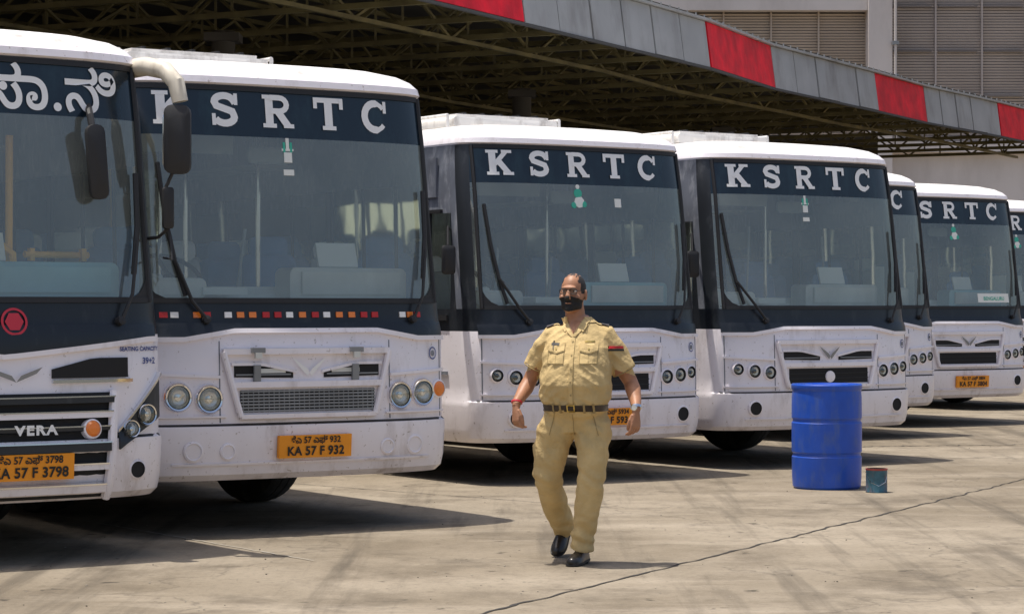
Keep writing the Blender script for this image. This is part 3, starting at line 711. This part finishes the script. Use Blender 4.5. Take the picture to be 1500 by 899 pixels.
# ------------------------------------------------------------------ building behind
bd=empty('office_building'); b=B()
Y=80
b.box((0,Y+6,10),(130,11.4,20),'building_wall')
b.box((0,Y+.1,6.9),(130,.5,.35),'building_wall')
b.box((12.25,Y-.15,10),(.78,.9,20),'building_wall')
b.box((-23.0,Y-.05,11.75),(69.7,.7,.65),'building_wall')
for x in(5.2,-6,-18,30,45): b.box((x,Y-.05,10),(.6,.6,19.9),'building_wall')
obj('walls',b.mesh('walls',False),bd)
b=B()
def bay(x0,x1,z0,z1,mat,dv,step=.095):
    b.box(((x0+x1)/2,Y+.22,(z0+z1)/2),(x1-x0,.06,z1-z0),'louvre_back')
    n=int((z1-z0)/step)
    R=Matrix.Rotation(math.radians(28),3,'X')
    for k in range(n): b.box(((x0+x1)/2,Y+.13,z0+step*(k+.5)),(x1-x0,.02,step*.78),mat,R)
    m=max(1,int((x1-x0)/dv))
    for k in range(m+1): b.box((x0+(x1-x0)*k/m,Y+.07,(z0+z1)/2),(.05,.14,z1-z0),mat)
bay(5.5,11.86,7.1,11.42,'louvre',1.55); bay(-5.7,4.9,7.1,11.42,'louvre',1.55)
bay(12.64,29.7,7.1,16,'louvre_grey',1.5)
bay(5.5,11.86,12.1,16,'louvre',1.55)
for k in range(8):
    for z in (8.6,10.1,11.6): b.box((13.4+1.53*k,Y+.02,z),(1.3,.12,.04),'louvre_back')
obj('louvres',b.mesh('louvres',False),bd)
b=B()
b.tube([(12.72,Y-.75,6.9),(12.72,Y-.75,14)],.045,'building_wall',10); b.box((12.72,Y-.72,10.3),(.22,.2,.12),'grille_grey'); b.box((12.72,Y-.72,9.2),(.22,.2,.12),'grille_grey')
for k in range(6): b.box((14+4*k,Y-.28,3.2),(1.8,.12,1.5),'side_glass'); b.box((14+4*k,Y-.36,2.4),(2.0,.2,.08),'building_wall')
obj('pipes_and_windows',b.mesh('pipes_and_windows'),bd)

# ------------------------------------------------------------------ barrel & tin
bx,by=2.70,20.5
br=empty('plastic_barrel',(bx,by,0)); b=B()
b.rev((0,0,0),(0,0,1),[(0,.012),(.26,.012),(.275,.0),(.29,.02),(.296,.10),(.298,.27),(.288,.285),(.288,.30),(.299,.315),(.300,.56),(.290,.575),(.290,.59),(.300,.605),(.298,.78),(.292,.835),(.300,.85),(.303,.862),(.303,.882),(.296,.893),(.280,.893),(.272,.875),(.262,.862),(0,.865)],'barrel_blue',48)
for x,y in((.15,0),(-.15,.03)): b.rev((x,y,.862),(0,0,1),[(.035,0),(.035,.025),(.02,.028),(0,.028)],'barrel_blue',16)
obj('drum',b.mesh('drum',True,30),br)
tn=empty('paint_tin',(*gp(1284,721),0)); b=B()
b.rev((0,0,0),(0,0,1),[(0,.0),(.088,0),(.092,.006),(.089,.012),(.089,.185),(.093,.192),(.093,.2),(.085,.2),(.083,.03),(0,.03)],['tin_teal']*3+['tin_teal','tin_red','tin_red','tin_red','dark_void','dark_void'],28)
b.tube([(-.09,0,.17),(-.06,-.09,.09),(0,-.12,.06),(.06,-.09,.09),(.09,0,.17)],.003,'chrome',6)
obj('can',b.mesh('can'),tn)

# ------------------------------------------------------------------ man
def loft(b,rings,mat='khaki_cloth',n=24,sup=2.2):
    C=[Vector(r[0]) for r in rings]; vs=[];fs=[]
    for i,r in enumerate(rings):
        t=Vector(r[3]) if len(r)>3 and r[3] else (C[min(i+1,len(C)-1)]-C[max(i-1,0)])
        t.normalize(); x=Vector((1,0,0)); x=(x-t*x.dot(t)).normalized(); y=t.cross(x)
        for k in range(n):
            a=2*math.pi*k/n; ca=math.cos(a);sa=math.sin(a)
            vs.append(C[i]+x*r[1]*math.copysign(abs(ca)**(2/sup),ca)+y*r[2]*math.copysign(abs(sa)**(2/sup),sa))
    for i in range(len(rings)-1):
        for k in range(n): j=(k+1)%n; fs.append((i*n+k,i*n+j,(i+1)*n+j,(i+1)*n+k))
    fs.append(tuple(range(n-1,-1,-1))); o=(len(rings)-1)*n; fs.append(tuple(range(o,o+n)))
    b.add(vs,fs,mat)
def remesh(b,name,vox,smooth_it=3):
    me=bpy.data.meshes.new(name); me.from_pydata(b.v,[],b.f); me.update()
    import bmesh
    bm=bmesh.new(); bm.from_mesh(me); bmesh.ops.recalc_face_normals(bm,faces=bm.faces); bm.to_mesh(me); bm.free()
    o=bpy.data.objects.new(name,me); scene.collection.objects.link(o)
    m=o.modifiers.new('r','REMESH'); m.mode='VOXEL'; m.voxel_size=vox; m.use_smooth_shade=True
    s=o.modifiers.new('s','SMOOTH'); s.iterations=smooth_it; s.factor=.5
    bpy.context.view_layer.update()
    me2=bpy.data.meshes.new_from_object(o.evaluated_get(bpy.context.evaluated_depsgraph_get()))
    bpy.data.objects.remove(o); me2.name=name; me2.materials.clear()
    return me2
V=Vector
man=empty('walking_man',(.39,14.47,0),math.radians(-9))
bd_=B()
loft(bd_,[((.005,0,.80),.168,.125),((.005,-.005,.87),.188,.142),((.005,-.012,.935),.188,.155),((.005,-.02,.955),.185,.157)],sup=2.3)
loft(bd_,[((.005,-.01,.93),.175,.145),((.005,-.028,.965),.200,.175),((.005,-.055,1.03),.219,.205),((.005,-.072,1.09),.221,.218),((.005,-.062,1.17),.213,.202),((.008,-.035,1.26),.205,.168),((.01,-.014,1.33),.196,.140),((.01,.0,1.385),.174,.120),((.01,.008,1.425),.137,.098),((.008,.012,1.455),.095,.080),((.0,.01,1.48),.070,.068)],sup=2.25)
# forward leg (slightly bent, planted) and trailing leg (bent knee, heel up)
loft(bd_,[((.085,0,.90),.108,.13),((.100,-.025,.80),.116,.128),((.108,-.060,.66),.099,.112),((.103,-.085,.52),.086,.097),((.082,-.070,.38),.080,.09),((.056,-.035,.24),.075,.086),((.040,-.012,.13),.073,.088),((.035,-.005,.09),.076,.092)])
loft(bd_,[((-.085,0,.90),.110,.13),((-.125,.0,.80),.120,.128),((-.158,.01,.67),.107,.114),((-.178,.025,.54),.092,.100),((-.170,.12,.42),.084,.09),((-.153,.26,.30),.078,.084),((-.136,.385,.21),.074,.08),((-.128,.43,.165),.077,.084)])
loft(bd_,[((-.09,.01,1.395),.055,.065),((-.145,.012,1.375),.070,.075),((-.188,.022,1.315),.077,.080),((-.222,.035,1.25),.076,.080),((-.255,.045,1.185),.077,.081)])
loft(bd_,[((.11,.01,1.395),.055,.065),((.165,.01,1.375),.070,.075),((.21,.025,1.305),.077,.080),((.248,.04,1.23),.076,.080),((.282,.052,1.165),.077,.081)])
RW=V((-.352,-.085,.975)); LW=V((.372,-.075,.950))
loft(bd_,[((-.22,.03,1.28),.050,.05),((-.262,.060,1.17),.048,.049),((-.294,.072,1.105),.044,.045),((-.316,.040,1.055),.047,.047),((-.336,-.025,1.01),.037,.038),(RW,.028,.032),(RW+V((-.002,-.020,-.03)),.024,.031)],sup=2)
loft(bd_,[((.25,.04,1.26),.050,.05),((.292,.066,1.15),.048,.049),((.322,.075,1.095),.044,.045),((.340,.045,1.05),.047,.047),((.360,-.015,.99),.037,.038),(LW,.028,.032),(LW+V((.000,-.020,-.03)),.024,.031)],sup=2)
loft(bd_,[((.0,.01,1.42),.065,.065),((-.006,.004,1.48),.061,.062),((-.012,-.004,1.56),.057,.060)],sup=2)
body=remesh(bd_,'body',.006,2)
nv=len(body.vertices); co_=[0.0]*(3*nv); no_=[0.0]*(3*nv)
body.vertices.foreach_get('co',co_); body.vertices.foreach_get('normal',no_)
for i in range(nv):
    p=V(co_[3*i:3*i+3]); nm=V(no_[3*i:3*i+3])
    arm_=(abs(p.x)>.232 and .9<p.z<1.16); neck=p.z>1.46
    if arm_ or neck: continue
    if p.z<.92:
        f=noise.noise(V((p.x*10+p.z*3,p.y*8,p.z*12+4)))*.012
        r=noise.noise(V((p.x*13+p.z*9,p.y*10,p.z*6+20))); f+=(.5-abs(r))*.016*(.6 if p.z<.7 else 1)-.006
        w=max(0,1-abs(p.z-.19)/.14)+.7*max(0,1-abs(p.z-.52)/.12)+.7*max(0,1-abs(p.z-.84)/.08)
        f+=w*.006*math.sin(p.z*75+p.x*30+3*noise.noise(p*8))
    else:
        f=noise.noise(V((p.x*9+3,p.y*9,p.z*13)))*.008
        r=noise.noise(V((p.x*14+p.z*14*(1 if p.x>0 else -1),p.y*8,p.z*7+9))); f+=(.5-abs(r))*.013-.005
        w=max(0,1-abs(p.z-.99)/.05)+.5*max(0,1-abs(p.z-1.30)/.08)*(abs(p.x)>.12)
        f+=w*.006*math.sin(p.x*60+p.z*45+2*noise.noise(p*8))
    p=p+nm*f; co_[3*i:3*i+3]=p
body.vertices.foreach_set('co',co_); body.update()
for n_ in('khaki_cloth','skin'): body.materials.append(MATS[n_])
verts=[V(co_[3*i:3*i+3]) for i in range(nv)]; polys=[tuple(p.vertices) for p in body.polygons]; mi=[]
for t in polys:
    c=sum((verts[k] for k in t),V((0,0,0)))/len(t); k=0
    hem=1.185-.35*(-.255-c.x) if c.x<0 else 1.165-.35*(c.x-.282)
    if abs(c.x)>.236 and .9<c.z<hem-.006 and not(abs(c.x)<.248 and c.z<1.13): k=1
    if c.z>1.48: k=1
    if c.y<0 and c.z>1.385 and abs(c.x+.002)<(c.z-1.385)*.55: k=1
    mi.append(k)
body.polygons.foreach_set('material_index',mi)
obj('body',body,man)
bvh=BVHTree.FromPolygons(verts,polys)
def fpatch(b,bv,pts_fn,nu,nv,off,mat):
    vs=[];fs=[]
    for j in range(nv+1):
        for i in range(nu+1):
            x,z=pts_fn(i/nu,j/nv); h=bv.ray_cast(V((x,-2,z)),V((0,1,0)))
            y=h[0].y if h[0] else 0
            vs.append((x,y-off,z))
    M=len(vs); W=nu+1
    vs+=[(v[0],v[1]+off+.004,v[2]) for v in vs]
    for j in range(nv):
        for i in range(nu): a=j*W+i; fs.append((a,a+1,a+W+1,a+W))
    for i in range(nu):
        fs.append((i,M+i,M+i+1,i+1)); a=nv*W+i; fs.append((a,a+1,M+a+1,M+a))
    for j in range(nv):
        a=j*W; fs.append((a,a+W,M+a+W,M+a)); a=j*W+nu; fs.append((a,M+a,M+a+W,a+W))
    b.add(vs,fs,mat)
def rpatch(b,bv,cx,cy,a0,a1,z0,z1,nu,nv,off,mat,maxr=1.0):
    vs=[];fs=[];Z0=z0 if callable(z0) else(lambda a:z0);Z1=z1 if callable(z1) else(lambda a:z1)
    for j in range(nv+1):
        for i in range(nu+1):
            a=math.radians(a0+(a1-a0)*i/nu); z=Z0(a)+(Z1(a)-Z0(a))*j/nv; d=V((math.sin(a),-math.cos(a),0)); o=V((cx,cy,z))+d*maxr
            h=bv.ray_cast(o,-d); p=h[0] if h[0] else V((cx,cy,z))+d*.1
            vs.append(p+d*off)
    M=len(vs);W=nu+1
    for j in range(nv+1):
        for i in range(nu+1):
            a=math.radians(a0+(a1-a0)*i/nu); vs.append(vs[j*W+i]-V((math.sin(a),-math.cos(a),0))*(off+.003))
    for j in range(nv):
        for i in range(nu): a=j*W+i; fs.append((a,a+1,a+W+1,a+W))
    for i in range(nu):
        fs.append((i,M+i,M+i+1,i+1)); a=nv*W+i; fs.append((a,a+1,M+a+1,M+a))
    for j in range(nv):
        a=j*W; fs.append((a,a+W,M+a+W,M+a)); a=j*W+nu; fs.append((a,M+a,M+a+W,a+W))
    b.add(vs,fs,mat)
b=B(); K='khaki_cloth'
rpatch(b,bvh,.005,0,-180,180,.925,.963,64,2,.006,'belt_brown',.28)
fpatch(b,bvh,lambda u,v:(-.028+.05*u,.922+.044*v),3,2,.014,'brass'); fpatch(b,bvh,lambda u,v:(-.020+.034*u,.930+.028*v),2,2,.017,'belt_brown')
for x in(-.12,-.075,.07,.125): fpatch(b,bvh,lambda u,v:(x+.012*u,.915+.055*v),1,2,.011,'khaki_seam')
for sx in(-1,1):
    x0=.050 if sx>0 else -.148
    fpatch(b,bvh,lambda u,v:(x0+.100*u,1.215+.105*v),6,6,.005,K)
    fpatch(b,bvh,lambda u,v:(x0-.003+.106*u,1.292-.014*(1-abs(2*u-1))*(1-v)+.042*v),8,4,.010,K)
    fpatch(b,bvh,lambda u,v:(x0+.046+.009*u,1.295+.009*v),1,1,.014,'brass')
    for q in(0,.10): fpatch(b,bvh,lambda u,v:(x0+q-.002+.004*u,1.213+.08*v),1,4,.0062,'khaki_seam')
    fpatch(b,bvh,lambda u,v:(x0+.10*u,1.211+.004*v),5,1,.0062,'khaki_seam'); fpatch(b,bvh,lambda u,v:(x0+.049+.003*u,1.22+.07*v),1,4,.0062,'khaki_seam')
    fpatch(b,bvh,lambda u,v:(x0-.003+.106*u,1.2855-.014*(1-abs(2*u-1))+.005*v),8,1,.0115,'khaki_seam')
fpatch(b,bvh,lambda u,v:(-.130+.05*u,1.322+.014*v),4,1,.014,'ink'); fpatch(b,bvh,lambda u,v:(-.120+.006*u,1.30+.05*v),1,3,.016,'ink')
fpatch(b,bvh,lambda u,v:(.075+.055*u,1.340+.010*v),4,1,.010,'brass')
fpatch(b,bvh,lambda u,v:(-.012+.026*u,.97+.415*v),2,26,.004,K)
fpatch(b,bvh,lambda u,v:(.013+.002*u,.97+.415*v),1,26,.0055,'khaki_seam')
for z in(1.02,1.10,1.18,1.26,1.34): fpatch(b,bvh,lambda u,v:(-.004+.009*u,z+.009*v),1,1,.008,'khaki_seam')
for sx in(-1,1):
    def cf(u,v):
        z=1.375+.10*u; inner=.004+(z-1.385)*.56; return (sx*(inner+(.045-.012*abs(u-.3))*v*(.35+u if u<.65 else 1)),z+.012*v*(u-.2))
    fpatch(b,bvh,cf,8,4,.009,K)
    fpatch(b,bvh,lambda u,v:(sx*(.050+.024*u*(.3+v)),1.402+.040*v),4,4,.012,K)
rpatch(b,bvh,0,.008,45,315,lambda a:1.458,lambda a:1.490,40,3,.009,K,.2)
for sx in(-1,1):
    pts=[]
    for u in range(6):
        for w in(0,1):
            x=sx*(.080+.022*u)+.008; y=-.022+.045*w; h=bvh.ray_cast(V((x,y,2)),V((0,0,-1))); pts.append(V((x,y,(h[0].z if h[0] else 1.42)+.008)))
    b.add(pts,[(2*k,2*k+1,2*k+3,2*k+2) for k in range(5)],K)
    b.add([p+V((0,0,.004)) for p in pts[6:]],[(2*k,2*k+1,2*k+3,2*k+2) for k in range(2)],'epaulette_dark')
x=.222
rpatch(b,bvh,x,.03,-50,60,1.300,1.315,8,1,.003,'red_plastic',.2)
rpatch(b,bvh,x,.03,-50,60,1.285,1.297,8,1,.003,'ink',.2)
fpatch(b,bvh,lambda u,v:(.0+.003*u,.78+.13*v),1,6,.004,'khaki_seam')
for sx in(-1,1): fpatch(b,bvh,lambda u,v:(sx*(.115+.035*(1-v))+.004*u,.78+.13*v),1,6,.004,'khaki_seam')
for (c,t) in((V((-.257,.0455,1.184)),V((-.3,.10,-.62))),(V((.284,.0525,1.164)),V((.32,.11,-.62)))):
    t.normalize(); x=V((1,0,0)); x=(x-t*x.dot(t)).normalized(); y=t.cross(x); ring=[]
    for k in range(25): a=2*math.pi*k/24; ring.append(c+x*.073*math.cos(a)+y*.078*math.sin(a))
    b.tube(ring,.004,'khaki_seam',6,False)
obj('shirt_details',b.mesh('shirt_details',True,50),man)
hx,hy=-.018,-.012
b=B()
b.ell((hx,hy+.012,1.662),(.073,.098,.092),'skin',28,18)
b.ell((hx,hy-.012,1.615),(.070,.084,.085),'skin',28,18)
b.ell((hx,hy-.028,1.562),(.059,.068,.052),'skin',24,14)
b.ell((hx,hy-.078,1.535),(.026,.022,.020),'skin')
b.ell((hx,hy-.085,1.665),(.050,.018,.012),'skin')
loft(b,[((hx,hy-.083,1.655),.010,.010),((hx,hy-.100,1.630),.013,.014),((hx,hy-.112,1.606),.018,.016),((hx,hy-.098,1.594),.016,.012)],n=14,sup=2)
for s_ in(-1,1):
    b.ell((hx+s_*.076,hy+.012,1.622),(.010,.021,.034),'skin',14,10,Matrix.Rotation(s_*.25,3,'Z'))
    b.ell((hx+s_*.045,hy-.070,1.607),(.020,.020,.018),'skin')
loft(b,[((-.008,.006,1.46),.060,.060),((-.012,.0,1.52),.057,.058),((-.014,-.005,1.60),.053,.058)],n=20,sup=2)
head=remesh(b,'head',.004,2)
Rz=Matrix.Rotation(math.radians(-10),4,'Z'); piv=V((hx,hy,0)); T=Matrix.Translation(piv)@Rz@Matrix.Translation(-piv)
for n_ in('skin','hair','skin_light'): head.materials.append(MATS[n_])
hv=[v.co.copy() for v in head.vertices]; hp=[tuple(p.vertices) for p in head.polygons]; mi=[]
for t in hp:
    c=sum((hv[k] for k in t),V((0,0,0)))/len(t); dx=abs(c.x-hx); dy=c.y-hy; k=0
    nz=noise.noise(c*50)*.008
    if dy>.030 and c.z>1.575: k=1
    elif dy>-.040+nz and c.z>1.630 and dx>.050+nz: k=1
    elif c.z>1.728+nz and dy>-.04 and noise.noise(V((c.x*170,c.y*30,c.z*30)))>-.15: k=1
    elif c.z>1.69+nz and dx>.044+nz and dy>-.050: k=1
    if dx>.073 and c.z<1.655 and dy<.035 : k=0
    mi.append(k)
head.polygons.foreach_set('material_index',mi)
hb=BVHTree.FromPolygons(hv,hp)
b2=B()
rpatch(b2,hb,hx,hy,-70,70,lambda a:1.522+.018*abs(math.sin(a)),lambda a:1.618-.032*abs(math.sin(a))**1.2,28,8,.006,'mask_black',.3)
for s_ in(-1,1):
    b2.tube([(hx+s_*.070,hy-.03,1.590),(hx+s_*.080,hy+.0,1.615),(hx+s_*.082,hy+.028,1.640)],.0018,'ink',6)
    ex=hx+s_*.031; h=hb.ray_cast(V((ex,-1,1.645)),V((0,1,0))); ey=h[0].y
    b2.ell((ex,ey+.006,1.645),(.014,.010,.0065),'white_letter',14,8); b2.ell((ex-.001,ey-.0025,1.645),(.0055,.003,.0055),'ink',10,6)
    b2.ell((ex,ey+.002,1.652),(.016,.008,.004),'skin',12,6)
    b2.ell((ex,ey-.001,1.668),(.019,.005,.0035),'hair',12,6)
    gy=ey-.018; ring=[]
    for k in range(21):
        a=2*math.pi*k/20; ca,sa=math.cos(a),math.sin(a); ring.append(V((ex+.024*math.copysign(abs(ca)**.75,ca),gy,1.643+.0165*math.copysign(abs(sa)**.75,sa))))
    b2.tube(ring,.0024,'ink',6,False)
    b2.add([p+V((0,.001,0)) for p in ring[:-1]],[tuple(range(20))],'lens_glass')
    b2.tube([(ex+s_*.025,gy,1.648),(hx+s_*.074,hy-.03,1.648),(hx+s_*.080,hy+.03,1.645)],.002,'ink',6)
b2.tube([(hx-.008,hy-.108,1.648),(hx,hy-.110,1.650),(hx+.008,hy-.108,1.648)],.002,'ink',6)
b2.ell((hx,hy-.098,1.572),(.02,.006,.004),'skin_light',12,6)
head.transform(T); face=b2.mesh('face_and_mask',True,50); face.transform(T)
obj('head',head,man); obj('face_and_mask',face,man)
def hand(name,w,down,thumb,palm,curl):
    d=V(down).normalized(); s=V(thumb); s=(s-d*s.dot(d)).normalized(); n=d.cross(s).normalized()
    if n.dot(V(palm))<0: n=-n
    b=B()
    def ring(c,a,bq): return [c+s*a*math.cos(2*math.pi*k/14)+n*bq*math.sin(2*math.pi*k/14) for k in range(14)]
    def lo(list_):
        vs=[];fs=[]
        for r in list_: vs+=r
        m=len(list_)
        for i in range(m-1):
            for k in range(14): j=(k+1)%14; fs.append((i*14+k,i*14+j,(i+1)*14+j,(i+1)*14+k))
        fs.append(tuple(range(13,-1,-1))); fs.append(tuple(range((m-1)*14,m*14))); b.add(vs,fs,'skin')
    W=V(w)
    lo([ring(W-d*.03,.027,.021),ring(W,.027,.020),ring(W+d*.03,.034,.019),ring(W+d*.06,.041,.017),ring(W+d*.085,.042,.015),ring(W+d*.096,.038,.012)])
    lens=[.070,.078,.072,.058]
    for i,l in enumerate(lens):
        base=W+d*.085+s*(.031-.0205*i); p=base-d*.012; chain=[(p,.0105)]
        rot=0
        for sgm,fr in enumerate((.42,.32,.26)):
            rot+=curl[sgm]*(1+.12*i); dv=(d*math.cos(rot)+n*math.sin(rot)+s*(.04-.03*i)).normalized()
            if sgm==0: p=base; chain.append((p,.0102))
            p=p+dv*l*fr; chain.append((p,.0096-.0010*sgm))
        b.tube([c for c,_ in chain],[r for _,r in chain],'skin',10); b.ell(chain[-1][0],(.0075,.0075,.0075),'skin',10,6)
    t0=W+d*.022+s*.022+n*.004; pts=[t0,t0+d*.032+s*.014+n*.010,t0+d*.062+s*.016+n*.020,t0+d*.084+s*.010+n*.028]
    b.tube(pts,[.015,.013,.0110,.0090],'skin',10); b.ell(pts[-1],(.0088,.0088,.0088),'skin',10,6)
    me=remesh(b,name,.003,2); me.materials.append(MATS['skin']); return me
obj('right_hand',hand('right_hand',RW+V((-.002,-.020,-.028)),(.02,-.14,-1),(.75,-1,0),(1,.8,0),(.45,.65,.5)),man)
obj('left_hand',hand('left_hand',LW+V((.000,-.020,-.028)),(-.02,-.08,-1),(-.75,-1,0),(-1,.8,0),(.30,.5,.4)),man)
b=B()
def band(c,t,r,mat,w=.010):
    t=V(t).normalized(); b.tube([c-t*w,c+t*w],r,mat,20,True)
band(LW+V((0,-.004,-.0)),(.05,-.5,-1),.035,'chrome',.008); c=LW+V((-.008,-.038,0)); b.rev(c,(-.2,-1,0),[(.020,0),(.020,.007),(.016,.009)],'chrome',18); b.rev(c,(-.2,-1,0),[(.016,.008),(0,.008)],'paper',18)
band(RW+V((0,0,.0)),(-.05,-.5,-1),.035,'red_logo',.005)
obj('wristwatch_and_band',b.mesh('wristwatch_and_band'),man)
def shoe(name,heel,toe,up):
    h=V(heel);t=V(toe);d=(t-h).normalized();Ln=(t-h).length; u=V(up); u=(u-d*u.dot(d)).normalized(); s=d.cross(u).normalized(); b=B()
    sec=[(-.02,.028,.05),(.0,.036,.07),(.12,.038,.085),(.28,.038,.088),(.42,.041,.070),(.58,.046,.056),(.74,.048,.048),(.88,.042,.040),(.96,.030,.032),(1.0,.014,.022)]
    n=16;vs=[];fs=[]
    for q,w,hh in sec:
        c=h+d*Ln*q
        for k in range(n):
            a=2*math.pi*k/n; yy=math.sin(a); vs.append(c+s*w*math.cos(a)+u*((hh if yy>0 else .006)*yy+.012))
    for i in range(len(sec)-1):
        for k in range(n): j=(k+1)%n; fs.append((i*n+k,i*n+j,(i+1)*n+j,(i+1)*n+k))
    fs.append(tuple(range(n-1,-1,-1)));o=(len(sec)-1)*n;fs.append(tuple(range(o,o+n))); b.add(vs,fs,'shoe_black')
    vs=[];m=len(sec)
    for q,w,hh in sec:
        c=h+d*Ln*q
        for sg in(-1,1):
            for zz in(0,.014): vs.append(c+s*(w+.003)*sg+u*zz)
    fs=[]
    for i in range(m-1):
        a=4*i; fs+= [(a,a+4,a+5,a+1),(a+2,a+3,a+7,a+6),(a,a+2,a+6,a+4),(a+1,a+5,a+7,a+3)]
    fs+=[(0,1,3,2),(4*m-4,4*m-2,4*m-1,4*m-3)]; b.add(vs,fs,'rubber')
    b.rbox(h+d*.03-u*.006,(.07,.07,.016),'rubber',.006)
    obj(name,b.mesh(name,True,50),man)
shoe('left_shoe',(.040,.065,.012),(-.005,-.215,.006),(0,0,1))
shoe('right_shoe',(-.130,.525,.160),(-.165,.300,.008),(0,-.5,1))

# ------------------------------------------------------------------ light, sky, camera
world=bpy.data.worlds.new('World'); scene.world=world; world.use_nodes=True; nt=world.node_tree; nt.nodes.clear()
wo=nt.nodes.new('ShaderNodeOutputWorld'); bg=nt.nodes.new('ShaderNodeBackground'); sky=nt.nodes.new('ShaderNodeTexSky'); sky.sky_type='NISHITA'
sky.sun_disc=False; sky.sun_elevation=math.radians(77); sky.sun_rotation=math.radians(-96); sky.dust_density=5.0; sky.air_density=1.0; sky.altitude=300
bg.inputs['Strength'].default_value=.15; nt.links.new(sky.outputs[0],bg.inputs[0]); nt.links.new(bg.outputs[0],wo.inputs[0])
sl=bpy.data.lights.new('sun','SUN'); sl.energy=5.0; sl.angle=math.radians(.53); sl.color=(1,.94,.85)
so=bpy.data.objects.new('sun',sl); scene.collection.objects.link(so); so.rotation_euler=Vector((.225,-.03,-1)).to_track_quat('-Z','Y').to_euler(); so.location=(-20,5,60)
cam=bpy.data.cameras.new('camera'); cam.sensor_width=36; cam.lens=3500/1500*36; cam.clip_end=2000; cam.clip_start=.1
co=bpy.data.objects.new('camera',cam); scene.collection.objects.link(co); co.location=(0,0,1.55); co.rotation_euler=(math.pi/2,0,0); scene.camera=co
scene.view_settings.view_transform='Standard'
try: scene.view_settings.look='None'
except: pass
scene.view_settings.exposure=0
